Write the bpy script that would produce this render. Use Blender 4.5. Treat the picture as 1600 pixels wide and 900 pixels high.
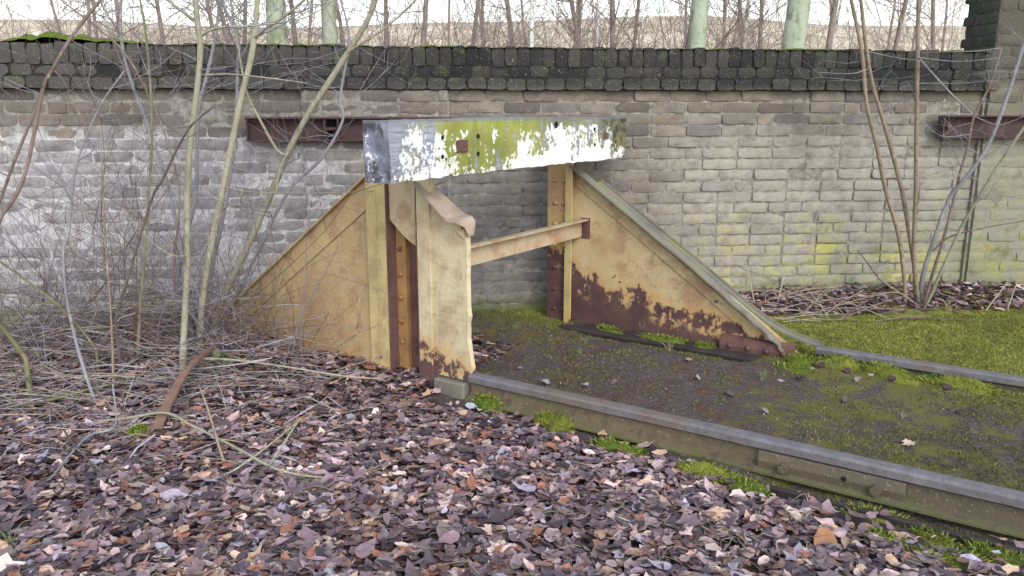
import bpy, math, random
import numpy as np
from mathutils import Vector, Matrix, noise as mnoise
random.seed(7); rng = np.random.default_rng(11)
R = math.radians
scene = bpy.context.scene
for o in list(bpy.data.objects): bpy.data.objects.remove(o)
COL = scene.collection

# ------------------------------------------------------------------ camera, sky, sun, exposure
FPX, HY, CAMZ = 1255.0, 172.0, 1.47
PITCH = math.atan((450 - HY) / FPX)
cam = bpy.data.cameras.new('camera'); cam.sensor_width = 36; cam.lens = FPX / 1600 * 36
cam.clip_start = .05; cam.clip_end = 2000
camo = bpy.data.objects.new('camera', cam); COL.objects.link(camo)
camo.location = (0, 0, CAMZ); camo.rotation_euler = (math.pi / 2 - PITCH, 0, 0)
scene.camera = camo
SUN_AZ, SUN_EL = R(158), R(36)          # azimuth clockwise from +Y (view direction), elevation
w = bpy.data.worlds.new('World'); scene.world = w; w.use_nodes = True
nt = w.node_tree; nt.nodes.clear()
sky = nt.nodes.new('ShaderNodeTexSky'); sky.sky_type = 'NISHITA'; sky.sun_disc = False
sky.sun_elevation = SUN_EL; sky.sun_rotation = SUN_AZ
sky.air_density = 1.3; sky.dust_density = 1.0; sky.ozone_density = 1.0; sky.altitude = 100
hs = nt.nodes.new('ShaderNodeHueSaturation'); hs.inputs['Saturation'].default_value = .52   # thin even cloud
bg = nt.nodes.new('ShaderNodeBackground'); bg.inputs['Strength'].default_value = .15
ow = nt.nodes.new('ShaderNodeOutputWorld')
nt.links.new(sky.outputs[0], hs.inputs['Color']); nt.links.new(hs.outputs[0], bg.inputs[0]); nt.links.new(bg.outputs[0], ow.inputs[0])
sl = bpy.data.lights.new('sun', 'SUN'); sl.energy = .8; sl.angle = R(24); sl.color = (1, .96, .90)
so = bpy.data.objects.new('sun', sl); COL.objects.link(so)
sd = Vector((math.sin(SUN_AZ) * math.cos(SUN_EL), math.cos(SUN_AZ) * math.cos(SUN_EL), math.sin(SUN_EL)))
so.rotation_euler = (-sd).to_track_quat('-Z', 'Y').to_euler(); so.location = sd * 30
vs = scene.view_settings
vs.view_transform = 'Standard'; vs.look = 'None'; vs.gamma = 1; vs.exposure = 1.3; vs.use_curve_mapping = False

# ------------------------------------------------------------------ pixel helpers (a pixel gives a direction)
cp, sp = math.cos(PITCH), math.sin(PITCH)
def ray(u, v):
    x = (u - 800) / FPX; y = -(v - 450) / FPX
    return Vector((x, cp + y * sp, -sp + y * cp))
def at_depth(u, v, yd):
    r = ray(u, v); return Vector((0, 0, CAMZ)) + r * (yd / r.y)
def at_z(u, v, z):
    r = ray(u, v); return Vector((0, 0, CAMZ)) + r * ((z - CAMZ) / r.z)
# track frame: s along the rails (towards the viewer's right), w across the track
ZR = .14
AZ = R(123.7)
D = Vector((math.sin(AZ), math.cos(AZ), 0)); N = Vector((-D.y, D.x, 0))
P0 = at_z(740, 583, ZR); P0.z = 0
TROT = math.atan2(D.y, D.x)
def tw(s, w_, z=0.): return P0 + D * s + N * w_ + Vector((0, 0, z))
def sw_np(x, y):
    dx = x - P0.x; dy = y - P0.y
    return dx * D.x + dy * D.y, dx * N.x + dy * N.y
WK = .115
def wall_y(x): return 5.68 + WK * x

# ------------------------------------------------------------------ node helper
class NT:
    def __init__(s, name):
        s.m = bpy.data.materials.new(name); s.m.use_nodes = True
        s.t = s.m.node_tree; s.t.nodes.clear()
        s.out = s.t.nodes.new('ShaderNodeOutputMaterial'); s.b = s.t.nodes.new('ShaderNodeBsdfPrincipled')
        s.t.links.new(s.b.outputs[0], s.out.inputs[0])
    def n(s, typ, **k):
        q = s.t.nodes.new(typ)
        for a, v in k.items(): setattr(q, a, v)
        return q
    def put(s, sock, v):
        if hasattr(v, 'is_output'): s.t.links.new(v, sock)
        elif isinstance(v, (tuple, list)) and sock.type == 'RGBA' and len(v) == 3: sock.default_value = (*v, 1)
        else: sock.default_value = v
    def math(s, op, a, b=0., c=None, clamp=False):
        q = s.n('ShaderNodeMath', operation=op, use_clamp=clamp); s.put(q.inputs[0], a); s.put(q.inputs[1], b)
        if c is not None: s.put(q.inputs[2], c)
        return q.outputs[0]
    def mul(s, a, b): return s.math('MULTIPLY', a, b)
    def add(s, a, b): return s.math('ADD', a, b)
    def sub(s, a, b): return s.math('SUBTRACT', a, b)
    def mix(s, f, a, b, mode='MIX'):
        q = s.n('ShaderNodeMix', data_type='RGBA', blend_type=mode); s.put(q.inputs[0], f); s.put(q.inputs[6], a); s.put(q.inputs[7], b)
        return q.outputs[2]
    def step(s, v, lo, hi, a=0., b=1.):
        q = s.n('ShaderNodeMapRange', interpolation_type='SMOOTHSTEP'); s.put(q.inputs[0], v)
        s.put(q.inputs[1], lo); s.put(q.inputs[2], hi); s.put(q.inputs[3], a); s.put(q.inputs[4], b); return q.outputs[0]
    def lin(s, v, lo, hi, a=0., b=1.):
        q = s.n('ShaderNodeMapRange'); s.put(q.inputs[0], v)
        s.put(q.inputs[1], lo); s.put(q.inputs[2], hi); s.put(q.inputs[3], a); s.put(q.inputs[4], b); return q.outputs[0]
    def ramp(s, v, stops, interp='LINEAR'):
        q = s.n('ShaderNodeValToRGB'); s.put(q.inputs[0], v); cr = q.color_ramp; cr.interpolation = interp
        while len(cr.elements) < len(stops): cr.elements.new(.5)
        for e, (p, c) in zip(cr.elements, stops): e.position = p; e.color = (*c, 1) if len(c) == 3 else c
        return q.outputs[0]
    def noise(s, vec, scale, detail=4, rough=.55, stretch=None):
        if stretch:
            mp = s.n('ShaderNodeMapping'); s.put(mp.inputs[0], vec); mp.inputs[3].default_value = stretch; vec = mp.outputs[0]
        q = s.n('ShaderNodeTexNoise'); s.put(q.inputs['Vector'], vec); q.inputs['Scale'].default_value = scale
        q.inputs['Detail'].default_value = detail; q.inputs['Roughness'].default_value = rough
        return q.outputs['Fac']
    def pos(s): return s.n('ShaderNodeNewGeometry').outputs['Position']
    def obj(s): return s.n('ShaderNodeTexCoord').outputs['Object']
    def xyz(s, v):
        q = s.n('ShaderNodeSeparateXYZ'); s.put(q.inputs[0], v); return q.outputs
    def rnd(s):
        a = s.n('ShaderNodeObjectInfo').outputs['Random']; b = s.n('ShaderNodeNewGeometry').outputs['Random Per Island']
        return s.math('FRACT', s.add(a, b))
    def bump(s, h, strength=.5, dist=.01):
        q = s.n('ShaderNodeBump'); q.inputs['Strength'].default_value = strength; q.inputs['Distance'].default_value = dist
        s.put(q.inputs['Height'], h); s.put(s.b.inputs['Normal'], q.outputs[0])
    def fin(s, col, rough=.8, metal=0., spec=.3):
        s.put(s.b.inputs['Base Color'], col); s.put(s.b.inputs['Roughness'], rough); s.put(s.b.inputs['Metallic'], metal)
        s.b.inputs['Specular IOR Level'].default_value = spec; return s.m

# ------------------------------------------------------------------ materials
def mat_brick(name, coping=False):
    t = NT(name); p = t.pos(); x, y, z = t.xyz(p)[:3]; r = t.rnd()
    nL = t.noise(p, 1.7, 3); nM = t.noise(p, 11, 6, .66); nF = t.noise(p, 70, 5, .7)
    c = t.ramp(r, [(0, (.115, .10, .088)), (.2, (.215, .178, .138)), (.42, (.26, .222, .175)), (.6, (.19, .165, .14)), (.75, (.29, .26, .215)), (.9, (.135, .118, .118)), (1, (.24, .195, .15))])
    c = t.mix(t.lin(nM, .3, .7), t.mix(.7, c, (.085, .075, .07)), c)
    # brown clean band below the corbel, pale lime-bloomed field to the left, paler field to the right
    rgt = t.mul(t.step(x, .6, 1.6), t.step(t.add(z, t.mul(t.sub(nL, .5), .5)), 1.5, 1.15))
    c = t.mix(t.mul(rgt, t.lin(nM, .3, .7, .25, .8)), c, (.37, .355, .31))
    lft = t.mul(t.step(x, -.75, -1.6), t.step(t.add(z, t.mul(t.sub(nL, .5), .35)), 1.36, 1.27))
    bl = t.step(t.add(t.add(nM, t.mul(nF, .35)), t.mul(r, .25)), .52, .98)
    c = t.mix(t.mul(lft, .6), c, (.14, .137, .155)); c = t.mix(t.mul(lft, t.mul(bl, .5)), c, (.47, .45, .46))
    warm = t.mul(lft, t.step(t.noise(p, 2.6, 2), .58, .7)); c = t.mix(t.mul(warm, .45), c, (.42, .35, .27))
    # dark slaty bricks round the buffer stop
    drk = t.mul(t.mul(t.step(x, -1.75, -1.25), t.step(x, 1.0, .25)), t.step(t.add(z, t.mul(t.sub(nL, .5), .6)), 1.25, .95))
    c = t.mix(t.mul(drk, .62), c, t.mix(t.lin(nM, .3, .7), (.10, .10, .11), (.27, .265, .26)))
    # yellow-green algae low on the right, green at the foot
    al = t.mul(t.step(x, .75, 1.6), t.step(t.add(z, t.mul(t.sub(nL, .5), 1.3)), .92, .35))
    alm = t.mul(al, t.step(t.add(t.add(t.mul(nM, .7), t.mul(t.noise(p, 3.2, 3), .45)), t.mul(r, .06)), .58, .70))
    c = t.mix(t.mul(alm, .7), c, t.mix(r, (.25, .25, .07), (.40, .375, .07)))
    c = t.mix(t.mul(t.mul(al, t.step(nL, .42, .7)), .5), c, t.mix(nM, (.19, .21, .11), (.27, .28, .13)))
    ft = t.step(t.add(z, t.mul(t.sub(nM, .5), .45)), .24, .05); c = t.mix(t.mul(ft, .8), c, (.10, .125, .03))
    grn = t.step(x, 2.9, 3.6); c = t.mix(t.mul(grn, t.lin(nM, .35, .65, .1, .6)), c, (.10, .112, .06))
    # soot on the coping
    lo = t.step(x, -2.6, -1.0, .62, 1.)
    st = t.mul(t.step(x, 3.52, 3.42, .55, 1.), t.step(t.add(z, t.mul(t.sub(nM, .5), .10)), 1.60 if not coping else 1.52, 1.70 if not coping else 1.66))
    c = t.mix(t.mul(st, t.lin(t.mul(lo, t.add(.75, t.mul(nL, .5))), 0, 1, .45, .96)), c, t.mix(r, (.012, .013, .016), (.040, .040, .037)))
    up = t.xyz(t.n('ShaderNodeNewGeometry').outputs['Normal'])[2]
    gm = t.mul(st, t.step(t.add(nM, t.mul(up, .25)), .53, .68)); c = t.mix(t.mul(gm, t.step(x, 0., -1.5, .45, .85)), c, (.07, .085, .035))
    sb = t.mul(t.step(z, 1.34, 1.42), t.step(x, -.4, -1.3)); c = t.mix(t.mul(sb, .35), c, (.075, .068, .07))
    c = t.mix(t.step(nF, .58, .70), c, t.mix(.65, c, (.045, .04, .038))); c = t.mix(t.mul(t.step(nF, .42, .32), .35), c, (.45, .42, .38)); c = t.mix(t.mul(t.step(t.noise(p, 5.5, 5, .65), .54, .66), .55), c, t.mix(.7, c, (.06, .055, .055)))
    t.bump(t.add(nF, t.mul(nM, 1.0)), .5, .004)
    return t.fin(c, .92, 0, .15)
def mat_mortar():
    t = NT('mortar'); p = t.pos(); x, y, z = t.xyz(p)[:3]
    nL = t.noise(p, 2.2, 3); nM = t.noise(p, 22, 5, .65)
    c = t.mix(t.lin(nM, .3, .7), (.10, .092, .082), (.31, .295, .26))
    c = t.mix(t.mul(t.step(x, -.6, -1.5), t.step(z, 1.40, 1.28)), c, t.mix(t.lin(nM, .3, .6), (.27, .26, .27), (.47, .455, .46)))
    c = t.mix(t.mul(t.step(x, 3.5, 3.4, .5, 1.), t.step(z, 1.55, 1.65)), c, (.025, .026, .026))
    c = t.mix(t.mul(t.step(t.add(z, nL), 1.1, .5), t.step(x, .5, 1.4)), c, (.22, .23, .10))
    t.bump(nM, .8, .012); return t.fin(c, .95, 0, .1)
def mat_paint(name, paint=(.49, .395, .225), z0=.3, slope=0., amt=.5, orange=.5, sepz=None, dirt=(.21, .18, .125), peel=0.):
    """cream-yellow paint over rusting steel; the rust climbs from the ground"""
    t = NT(name); p = t.obj(); s_, w_, z = t.xyz(p)[:3]
    nL = t.noise(p, 2.3, 3); nM = t.noise(p, 9, 5, .6); nF = t.noise(p, 55, 5, .7); nV = t.noise(p, 9, 4, .6, (1, 1, .3))
    c = t.mix(t.lin(nL, .35, .7), paint, tuple(a * b for a, b in zip(paint, (.80, .74, .70))))
    c = t.mix(t.mul(t.step(t.add(t.mul(nV, .45), t.mul(nM, .55)), .46, .64), .42), c, dirt); c = t.mix(t.mul(t.step(nF, .46, .36), .3), c, (.55, .50, .38))
    om = t.step(t.add(t.mul(nV, .35), t.add(t.mul(nM, .55), t.mul(nF, .35))), .63, .76)
    c = t.mix(t.mul(om, orange), c, (.30, .145, .075)); c = t.mix(t.mul(t.step(t.add(t.mul(nL, .6), t.mul(nM, .4)), .50, .62), orange * .65), c, (.36, .20, .12))
    sp_ = t.step(nF, .575, .66); c = t.mix(t.mul(sp_, .7 * orange), c, (.20, .085, .04))
    thr = t.add(z0, t.mul(s_, slope))
    d = t.sub(t.add(thr, t.mul(t.sub(t.noise(p, 7, 5, .62, (1, 1, .55)), .5), amt)), z)
    halo = t.step(d, -.10, .02); c = t.mix(t.mul(halo, .65), c, (.46, .27, .11))
    isl = t.step(t.noise(p, 13, 5, .65, (1, 1, .8)), .515, .60)
    rm = t.mul(t.step(d, -.006, .02), t.math('SUBTRACT', 1., t.mul(isl, t.step(d, .20, .11)), clamp=True)); rm = t.math('MAXIMUM', rm, t.mul(t.step(d, -.16, -.06), t.step(t.noise(p, 17, 4, .6), .645, .68)))
    rc = t.mix(t.lin(nM, .3, .7), (.062, .032, .036), (.115, .062, .055)); rc = t.mix(t.step(nF, .6, .7), rc, (.16, .075, .045))
    c = t.mix(rm, c, rc)
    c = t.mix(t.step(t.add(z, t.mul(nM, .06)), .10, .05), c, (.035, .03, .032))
    t.bump(t.add(t.mul(nF, .5), t.add(t.mul(nM, .6), t.add(t.mul(rm, -.6), t.mul(t.noise(p, 38, 3), peel)))), .55, .006)
    return t.fin(c, t.lin(rm, 0, 1, .55, .9), 0, .3)
def mat_rust(name, a=(.075, .038, .04), b=(.15, .08, .065), c3=(.20, .10, .05)):
    t = NT(name); p = t.obj(); nM = t.noise(p, 9, 5, .6); nF = t.noise(p, 60, 5, .7)
    c = t.mix(t.lin(nM, .3, .7), a, b); c = t.mix(t.step(nF, .56, .7), c, c3)
    t.bump(t.add(nF, nM), .6, .006); return t.fin(c, .85, 0, .25)
def mat_flange():
    t = NT('weathered_flange_steel'); p = t.obj(); s_, w_, z = t.xyz(p)[:3]; nM = t.noise(p, 6, 5, .6); nF = t.noise(p, 50, 4, .7)
    c = t.mix(t.lin(nM, .3, .7), (.12, .11, .09), (.22, .205, .165)); c = t.mix(t.step(nM, .5, .66), c, (.17, .17, .075))
    c = t.mix(t.step(nF, .58, .7), c, (.13, .09, .07)); t.bump(nF, .5, .005); return t.fin(c, .7, 0, .35)
def mat_rail():
    t = NT('rail_steel'); p = t.obj(); s_, w_, z = t.xyz(p)[:3]; nL = t.noise(p, 3, 4); nM = t.noise(p, 14, 5, .6); nF = t.noise(p, 80, 4, .7)
    top = t.step(z, .085, .10)
    web = t.mix(t.lin(nM, .3, .7), (.085, .058, .038), (.17, .125, .075)); web = t.mix(t.mul(t.step(nL, .50, .62), .5), web, (.115, .11, .05))
    web = t.mix(t.step(s_, 1.0, 1.9, 0., .6), web, (.06, .056, .038)); web = t.mix(t.step(nF, .60, .68), web, (.27, .24, .16)); web = t.mix(t.mul(t.step(nM, .55, .66), .7), web, (.05, .042, .034)); web = t.mix(t.mul(t.step(t.add(z, t.mul(nM, .06)), .06, .03), .6), web, (.09, .11, .03))
    hd = t.mix(t.lin(nM, .3, .7), (.095, .088, .095), (.165, .155, .168)); hd = t.mix(t.mul(t.step(nL, .48, .6), .6), hd, (.14, .10, .075)); hd = t.mix(t.mul(t.step(nF, .56, .66), .6), hd, (.07, .055, .05))
    c = t.mix(top, web, hd); t.bump(t.add(nF, nM), .7, .005); return t.fin(c, .6, .0, .4)
def mat_beam():
    t = NT('flaking_painted_timber'); p = t.obj(); s_, w_, z = t.xyz(p)[:3]
    g = t.noise(p, 6, 5, .6, (3, .35, 5)); gf = t.noise(p, 30, 5, .7, (3, .2, 4)); nL = t.noise(p, 2.4, 3); nM = t.noise(p, 8, 6, .68); nF = t.noise(p, 40, 5, .7)
    nV = t.noise(p, 5, 4, .6, (1, 2.2, .35))
    wood = t.mix(t.lin(gf, .3, .7), (.11, .115, .155), (.37, .375, .45)); wood = t.mix(t.step(w_, -.497, -.499, 0., .75), wood, t.mix(t.lin(nM, .4, .6), (.06, .063, .085), (.26, .265, .34)))
    wood = t.mix(t.step(w_, 1.25, 1.8), wood, t.mix(t.lin(g, .3, .7), (.055, .05, .045), (.16, .13, .10)))
    cov = t.ramp(t.lin(w_, -.5, 1.87), [(0, (.44,) * 3), (.04, (.48,) * 3), (.10, (.58,) * 3), (.15, (.52,) * 3), (.20, (.38,) * 3), (.38, (.34,) * 3), (.46, (.52,) * 3), (.54, (.50,) * 3), (.62, (.62,) * 3), (.72, (.50,) * 3), (.85, (.50,) * 3), (1, (.27,) * 3)])
    cov = t.add(cov, t.add(t.mul(t.step(z, 1.27, 1.16, 0., .26), t.step(w_, .1, .5, .25, 1.)), t.step(z, 1.35, 1.43, 0., -.24)))
    f = t.add(t.add(t.mul(t.lin(nM, .32, .68), .44), t.mul(t.lin(nF, .32, .68), .34)), t.mul(t.lin(nV, .32, .68), .24))
    pm = t.step(t.add(f, cov), .99, 1.02)
    alg_b = t.ramp(t.lin(w_, -.5, 1.87), [(0, (.0,) * 3), (.05, (.2,) * 3), (.12, (.6,) * 3), (.17, (1.,) * 3), (.45, (1.,) * 3), (.6, (.8,) * 3), (.75, (.75,) * 3), (.9, (.5,) * 3), (1, (.15,) * 3)])
    am = t.mul(alg_b, t.step(t.add(nV, t.mul(t.sub(nM, .5), .5)), .34, .44))
    alg = t.mix(t.lin(nL, .35, .65), (.13, .14, .04), (.27, .285, .06)); alg = t.mix(t.step(nV, .62, .74), alg, (.10, .09, .06))
    c = t.mix(am, wood, alg)
    white = t.mix(t.lin(nV, .4, .65), (.70, .71, .74), (.66, .67, .58)); white = t.mix(t.mul(t.step(nV, .55, .68), .35), white, (.45, .48, .60))
    blk = t.mul(t.math('MAXIMUM', t.step(w_, -.30, -.48), t.step(w_, 1.35, 1.75)), t.step(t.noise(p, 7, 5, .65), .50, .58)); c = t.mix(t.mul(blk, .85), c, (.035, .038, .034)); pm = t.mul(pm, t.math('SUBTRACT', 1., t.mul(blk, .8)))
    c = t.mix(pm, c, white)
    top = t.step(z, 1.405, 1.425); c = t.mix(t.mul(top, .85), c, t.mix(nM, (.06, .065, .065), (.26, .27, .28)))
    t.bump(t.add(t.mul(pm, .5), t.add(gf, nF)), .5, .004); return t.fin(c, .8, 0, .2)
def mat_bark(name, a, b, lich=(.3, .32, .2), ls=.66, sc=30):
    t = NT(name); p = t.pos(); nM = t.noise(p, 5, 4); nF = t.noise(p, sc, 4, .65, (1, 1, .4)); r = t.rnd()
    c = t.mix(t.lin(nM, .3, .7), a, b); c = t.mix(t.step(nF, ls - .1, ls + .04), c, lich)
    c = t.mix(t.mul(r, .3), c, tuple(q * .55 for q in a)); c = t.mix(t.mul(t.step(t.noise(p, 26, 4, .6), .56, .66), .5), c, tuple(q * .4 for q in a)); t.bump(nF, .8, .005); return t.fin(c, .85, 0, .2)
def mat_ground():
    t = NT('ground_soil_and_moss'); p = t.pos(); x, y, z = t.xyz(p)[:3]
    ss = t.add(t.mul(t.sub(x, P0.x), D.x), t.mul(t.sub(y, P0.y), D.y)); ww = t.add(t.mul(t.sub(x, P0.x), N.x), t.mul(t.sub(y, P0.y), N.y))
    nL = t.noise(p, 2.0, 4, .6); nM = t.noise(p, 9, 6, .68); nF = t.noise(p, 75, 5, .75)
    soil = t.mix(t.lin(nF, .35, .66), (.05, .038, .036), (.18, .145, .135)); soil = t.mix(t.step(nF, .62, .70), soil, (.34, .31, .28))
    soil = t.mix(t.step(nM, .50, .64), soil, (.11, .06, .048))
    tr = t.mul(t.step(ww, -.22, -.08), t.step(y, wall_y(0) + .8, wall_y(0) + .6))
    mo = t.mix(t.lin(nF, .3, .7), (.075, .085, .02), (.25, .26, .06)); mo = t.mix(t.lin(nM, .4, .65), mo, (.17, .15, .045)); mo = t.mix(t.step(ww, 1.4, 1.7, 0., .6), mo, t.mix(nM, (.18, .20, .04), (.40, .40, .09)))
    mb = t.add(t.mul(t.step(ss, -.2, 2.2), .14), t.add(t.step(ww, 1.15, 1.5, 0., .16), t.step(ss, .25, -.5, 0., .10)))
    mm = t.mul(tr, t.step(t.add(t.add(t.mul(nL, .4), t.mul(nM, .6)), mb), .59, .70))
    c = t.mix(t.step(ww, -.02, -.2), soil, t.mix(.5, soil, (.10, .075, .085))); c = t.mix(t.mul(mm, .9), c, mo)
    far = t.step(y, 8, 11)
    dry = t.mix(t.lin(t.add(t.mul(t.noise(p, .35, 5), .5), t.mul(t.noise(p, 2.5, 5, .7), .5)), .4, .6), (.36, .29, .21), (.66, .58, .45)); c = t.mix(far, c, dry)  # dry grass tan, lightened in place of haze on the slope
    t.bump(t.add(nF, nM), 1., .02); return t.fin(c, .95, 0, .1)
def mat_attr(name, rough=.6, spec=.35, tr=0., bump=0.):
    t = NT(name); a = t.n('ShaderNodeVertexColor'); a.layer_name = 'Col'; p = t.pos(); nF = t.noise(p, 55, 5, .7)
    c = t.mix(t.lin(nF, .38, .68, 0., .6), a.outputs[0], t.mix(.7, a.outputs[0], (.02, .015, .015)))
    if bump: t.bump(nF, bump, .004)
    return t.fin(c, rough, 0, spec)
def mat_leaf(name, a, b, rough=.55):
    t = NT(name); p = t.obj(); nF = t.noise(p, 60, 4, .6); r = t.rnd()
    c = t.mix(r, a, b); c = t.mix(t.lin(nF, .35, .7, 0., .5), c, tuple(q * .45 for q in a)); t.bump(nF, .4, .002); return t.fin(c, rough, 0, .35)
def mat_plain(name, col, rough=.7, var=.4, sc=30):
    t = NT(name); p = t.obj(); nF = t.noise(p, sc, 4, .6)
    return t.fin(t.mix(t.lin(nF, .3, .7), tuple(q * (1 - var) for q in col), col), rough, 0, .3)
M = dict(
    brick=mat_brick('weathered_brick'), cop=mat_brick('sooty_coping_brick', True), mortar=mat_mortar(),
    plate_far=mat_paint('cream_paint_rust_climbing', z0=.37, slope=-.20, amt=.42, orange=.45),
    plate_near=mat_paint('cream_paint_tan', paint=(.43, .315, .165), z0=.04, amt=.12, orange=.5),
    stub=mat_paint('cream_paint_pitted', paint=(.53, .46, .30), z0=.17, slope=-.25, amt=.30, orange=.25, peel=.9),
    post_near=mat_paint('cream_paint_post', paint=(.47, .385, .175), z0=.06, amt=.22, orange=.25),
    post_far=mat_paint('ochre_paint_post', paint=(.42, .29, .12), z0=.22, slope=-1.0, amt=.5, orange=.8, dirt=(.22, .22, .12)),
    hang=mat_paint('cream_paint_tie_plate', paint=(.47, .37, .23), z0=-.5, amt=.1, orange=.45),
    brace=mat_paint('cream_paint_brace', paint=(.45, .36, .24), z0=-.5, amt=.1, orange=.65),
    web=mat_rust('maroon_rust'), orust=mat_rust('orange_rust', (.20, .10, .045), (.36, .21, .08), (.13, .06, .04)),
    bracket=mat_rust('dark_rust_channel', (.045, .027, .031), (.08, .048, .05), (.10, .06, .05)), flange=mat_flange(),
    rustbar=mat_rust('brown_rust_bar', (.12, .072, .055), (.24, .145, .105), (.19, .09, .05)),
    flangerust=mat_rust('pinkish_worn_steel', (.24, .18, .14), (.38, .30, .24), (.30, .2, .13)),
    rail=mat_rail(), darksteel=mat_rust('blackened_steel', (.022, .018, .019), (.05, .04, .04), (.07, .05, .04)), beam=mat_beam(), ground=mat_ground(), dark=mat_plain('hollow_shade', (.012, .011, .01), .9),  # dark: near-black colour standing for the shade in holes and the channel gap
    litter=mat_attr('leaf_litter', .40, .55, bump=.25), blades=mat_attr('moss_blades', .85, .1), twig=mat_attr('dead_twigs', .8, .2),
    bark_green=mat_bark('olive_grey_bark', (.22, .21, .145), (.36, .34, .25), (.43, .42, .35)),
    bark_grey=mat_bark('lilac_grey_bark', (.17, .165, .18), (.29, .28, .295), (.38, .37, .36)),
    bark_brown=mat_bark('brown_bark', (.13, .095, .085), (.25, .19, .16), (.36, .31, .27)),
    bark_tan=mat_bark('tan_bark', (.19, .145, .10), (.31, .245, .18), (.38, .33, .27)),
    bark_dark=mat_bark('dark_twig_bark', (.075, .06, .055), (.14, .11, .10), (.22, .2, .18)),
    bark_moss=mat_bark('mossy_yellow_green_bark', (.13, .13, .07), (.215, .205, .115), (.29, .28, .21)),
    trunk_pale=mat_bark('pale_green_trunk_bark', (.27, .30, .215), (.38, .41, .32), (.19, .21, .12), .60, 9),
    trunk_far=mat_bark('far_trunk_bark', (.17, .135, .12), (.30, .25, .22), (.34, .3, .26)),  # bark made paler in place of haze over the background
    trunk_birch=mat_bark('birch_bark', (.42, .40, .38), (.6, .58, .56), (.12, .11, .10), .60, 14),
    twig_far=mat_bark('far_twig_bark', (.24, .19, .165), (.38, .31, .27), (.4, .34, .3)),  # twigs lightened as well, the washed-out distance is in their colour
    white=mat_plain('white_pole_paint', (.8, .81, .84), .5, .08), wirem=mat_plain('stone_grey', (.33, .32, .33), .85, .4, 25),
    moss=None)
def mat_moss(name, a, b):
    t = NT(name); p = t.pos(); nF = t.noise(p, 130, 4, .7); nM = t.noise(p, 14, 4)
    c = t.mix(t.lin(nF, .35, .65), a, b); c = t.mix(t.step(nM, .55, .7), c, tuple(q * .6 for q in b)); t.bump(nF, 1., .012); return t.fin(c, .95, 0, .1)
M['moss'] = mat_moss('cushion_moss', (.045, .065, .012), (.19, .245, .04)); M['moss_y'] = mat_moss('yellow_moss', (.08, .09, .02), (.27, .285, .05))
M['grass'] = mat_plain('pale_grass', (.30, .34, .16), .7, .4); M['straw'] = mat_plain('dry_grass', (.5, .43, .27), .7, .35)
LEAFC = [('dark purple-brown', (.07, .05, .055), (.12, .085, .09)), ('mauve grey', (.19, .145, .15), (.28, .22, .225)),
         ('pale tan', (.38, .28, .22), (.52, .40, .32)), ('orange brown', (.27, .115, .055), (.36, .18, .09)), ('slate grey', (.24, .235, .26), (.34, .33, .36))]
for i, (n_, a, b) in enumerate(LEAFC): M['leaf%d' % i] = mat_leaf(n_.replace(' ', '_').replace('-', '_') + '_leaf', a, b)

# ------------------------------------------------------------------ mesh helpers
def mesh_np(name, V, F, mat=None, col=None, smooth=False):
    me = bpy.data.meshes.new(name)
    V = np.asarray(V, np.float32).reshape(-1, 3)
    if isinstance(F, np.ndarray):
        k = F.shape[1]; nf = len(F)
        me.vertices.add(len(V)); me.vertices.foreach_set('co', V.ravel())
        me.loops.add(nf * k); me.loops.foreach_set('vertex_index', F.astype(np.int32).ravel())
        me.polygons.add(nf); me.polygons.foreach_set('loop_start', np.arange(0, nf * k, k, dtype=np.int32)); me.polygons.foreach_set('loop_total', np.full(nf, k, np.int32))
        me.update(calc_edges=True)
    else: me.from_pydata([tuple(v) for v in V], [], F); me.update()
    if col is not None:
        ca = me.color_attributes.new('Col', 'FLOAT_COLOR', 'POINT')
        c4 = np.ones((len(V), 4), np.float32); c4[:, :3] = col; ca.data.foreach_set('color', c4.ravel())
    if smooth: me.polygons.foreach_set('use_smooth', np.ones(len(me.polygons), bool))
    if mat is not None: me.materials.append(mat)
    return me
def link(name, me, parent=None, loc=(0, 0, 0), rot=(0, 0, 0), scale=None):
    o = bpy.data.objects.new(name, me); COL.objects.link(o); o.parent = parent; o.location = loc; o.rotation_euler = rot
    if scale: o.scale = scale
    return o
def tag(o, label=None, cat=None, group=None, kind=None):
    for k, v in (('label', label), ('category', cat), ('group', group), ('kind', kind)):
        if v: o[k] = v
    return o
def thing(name, label, cat, loc=(0, 0, 0), rz=0., group=None):
    o = bpy.data.objects.new(name, None); COL.objects.link(o); o.location = loc; o.rotation_euler = (0, 0, rz); o.empty_display_size = .1
    return tag(o, label, cat, group)
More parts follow.
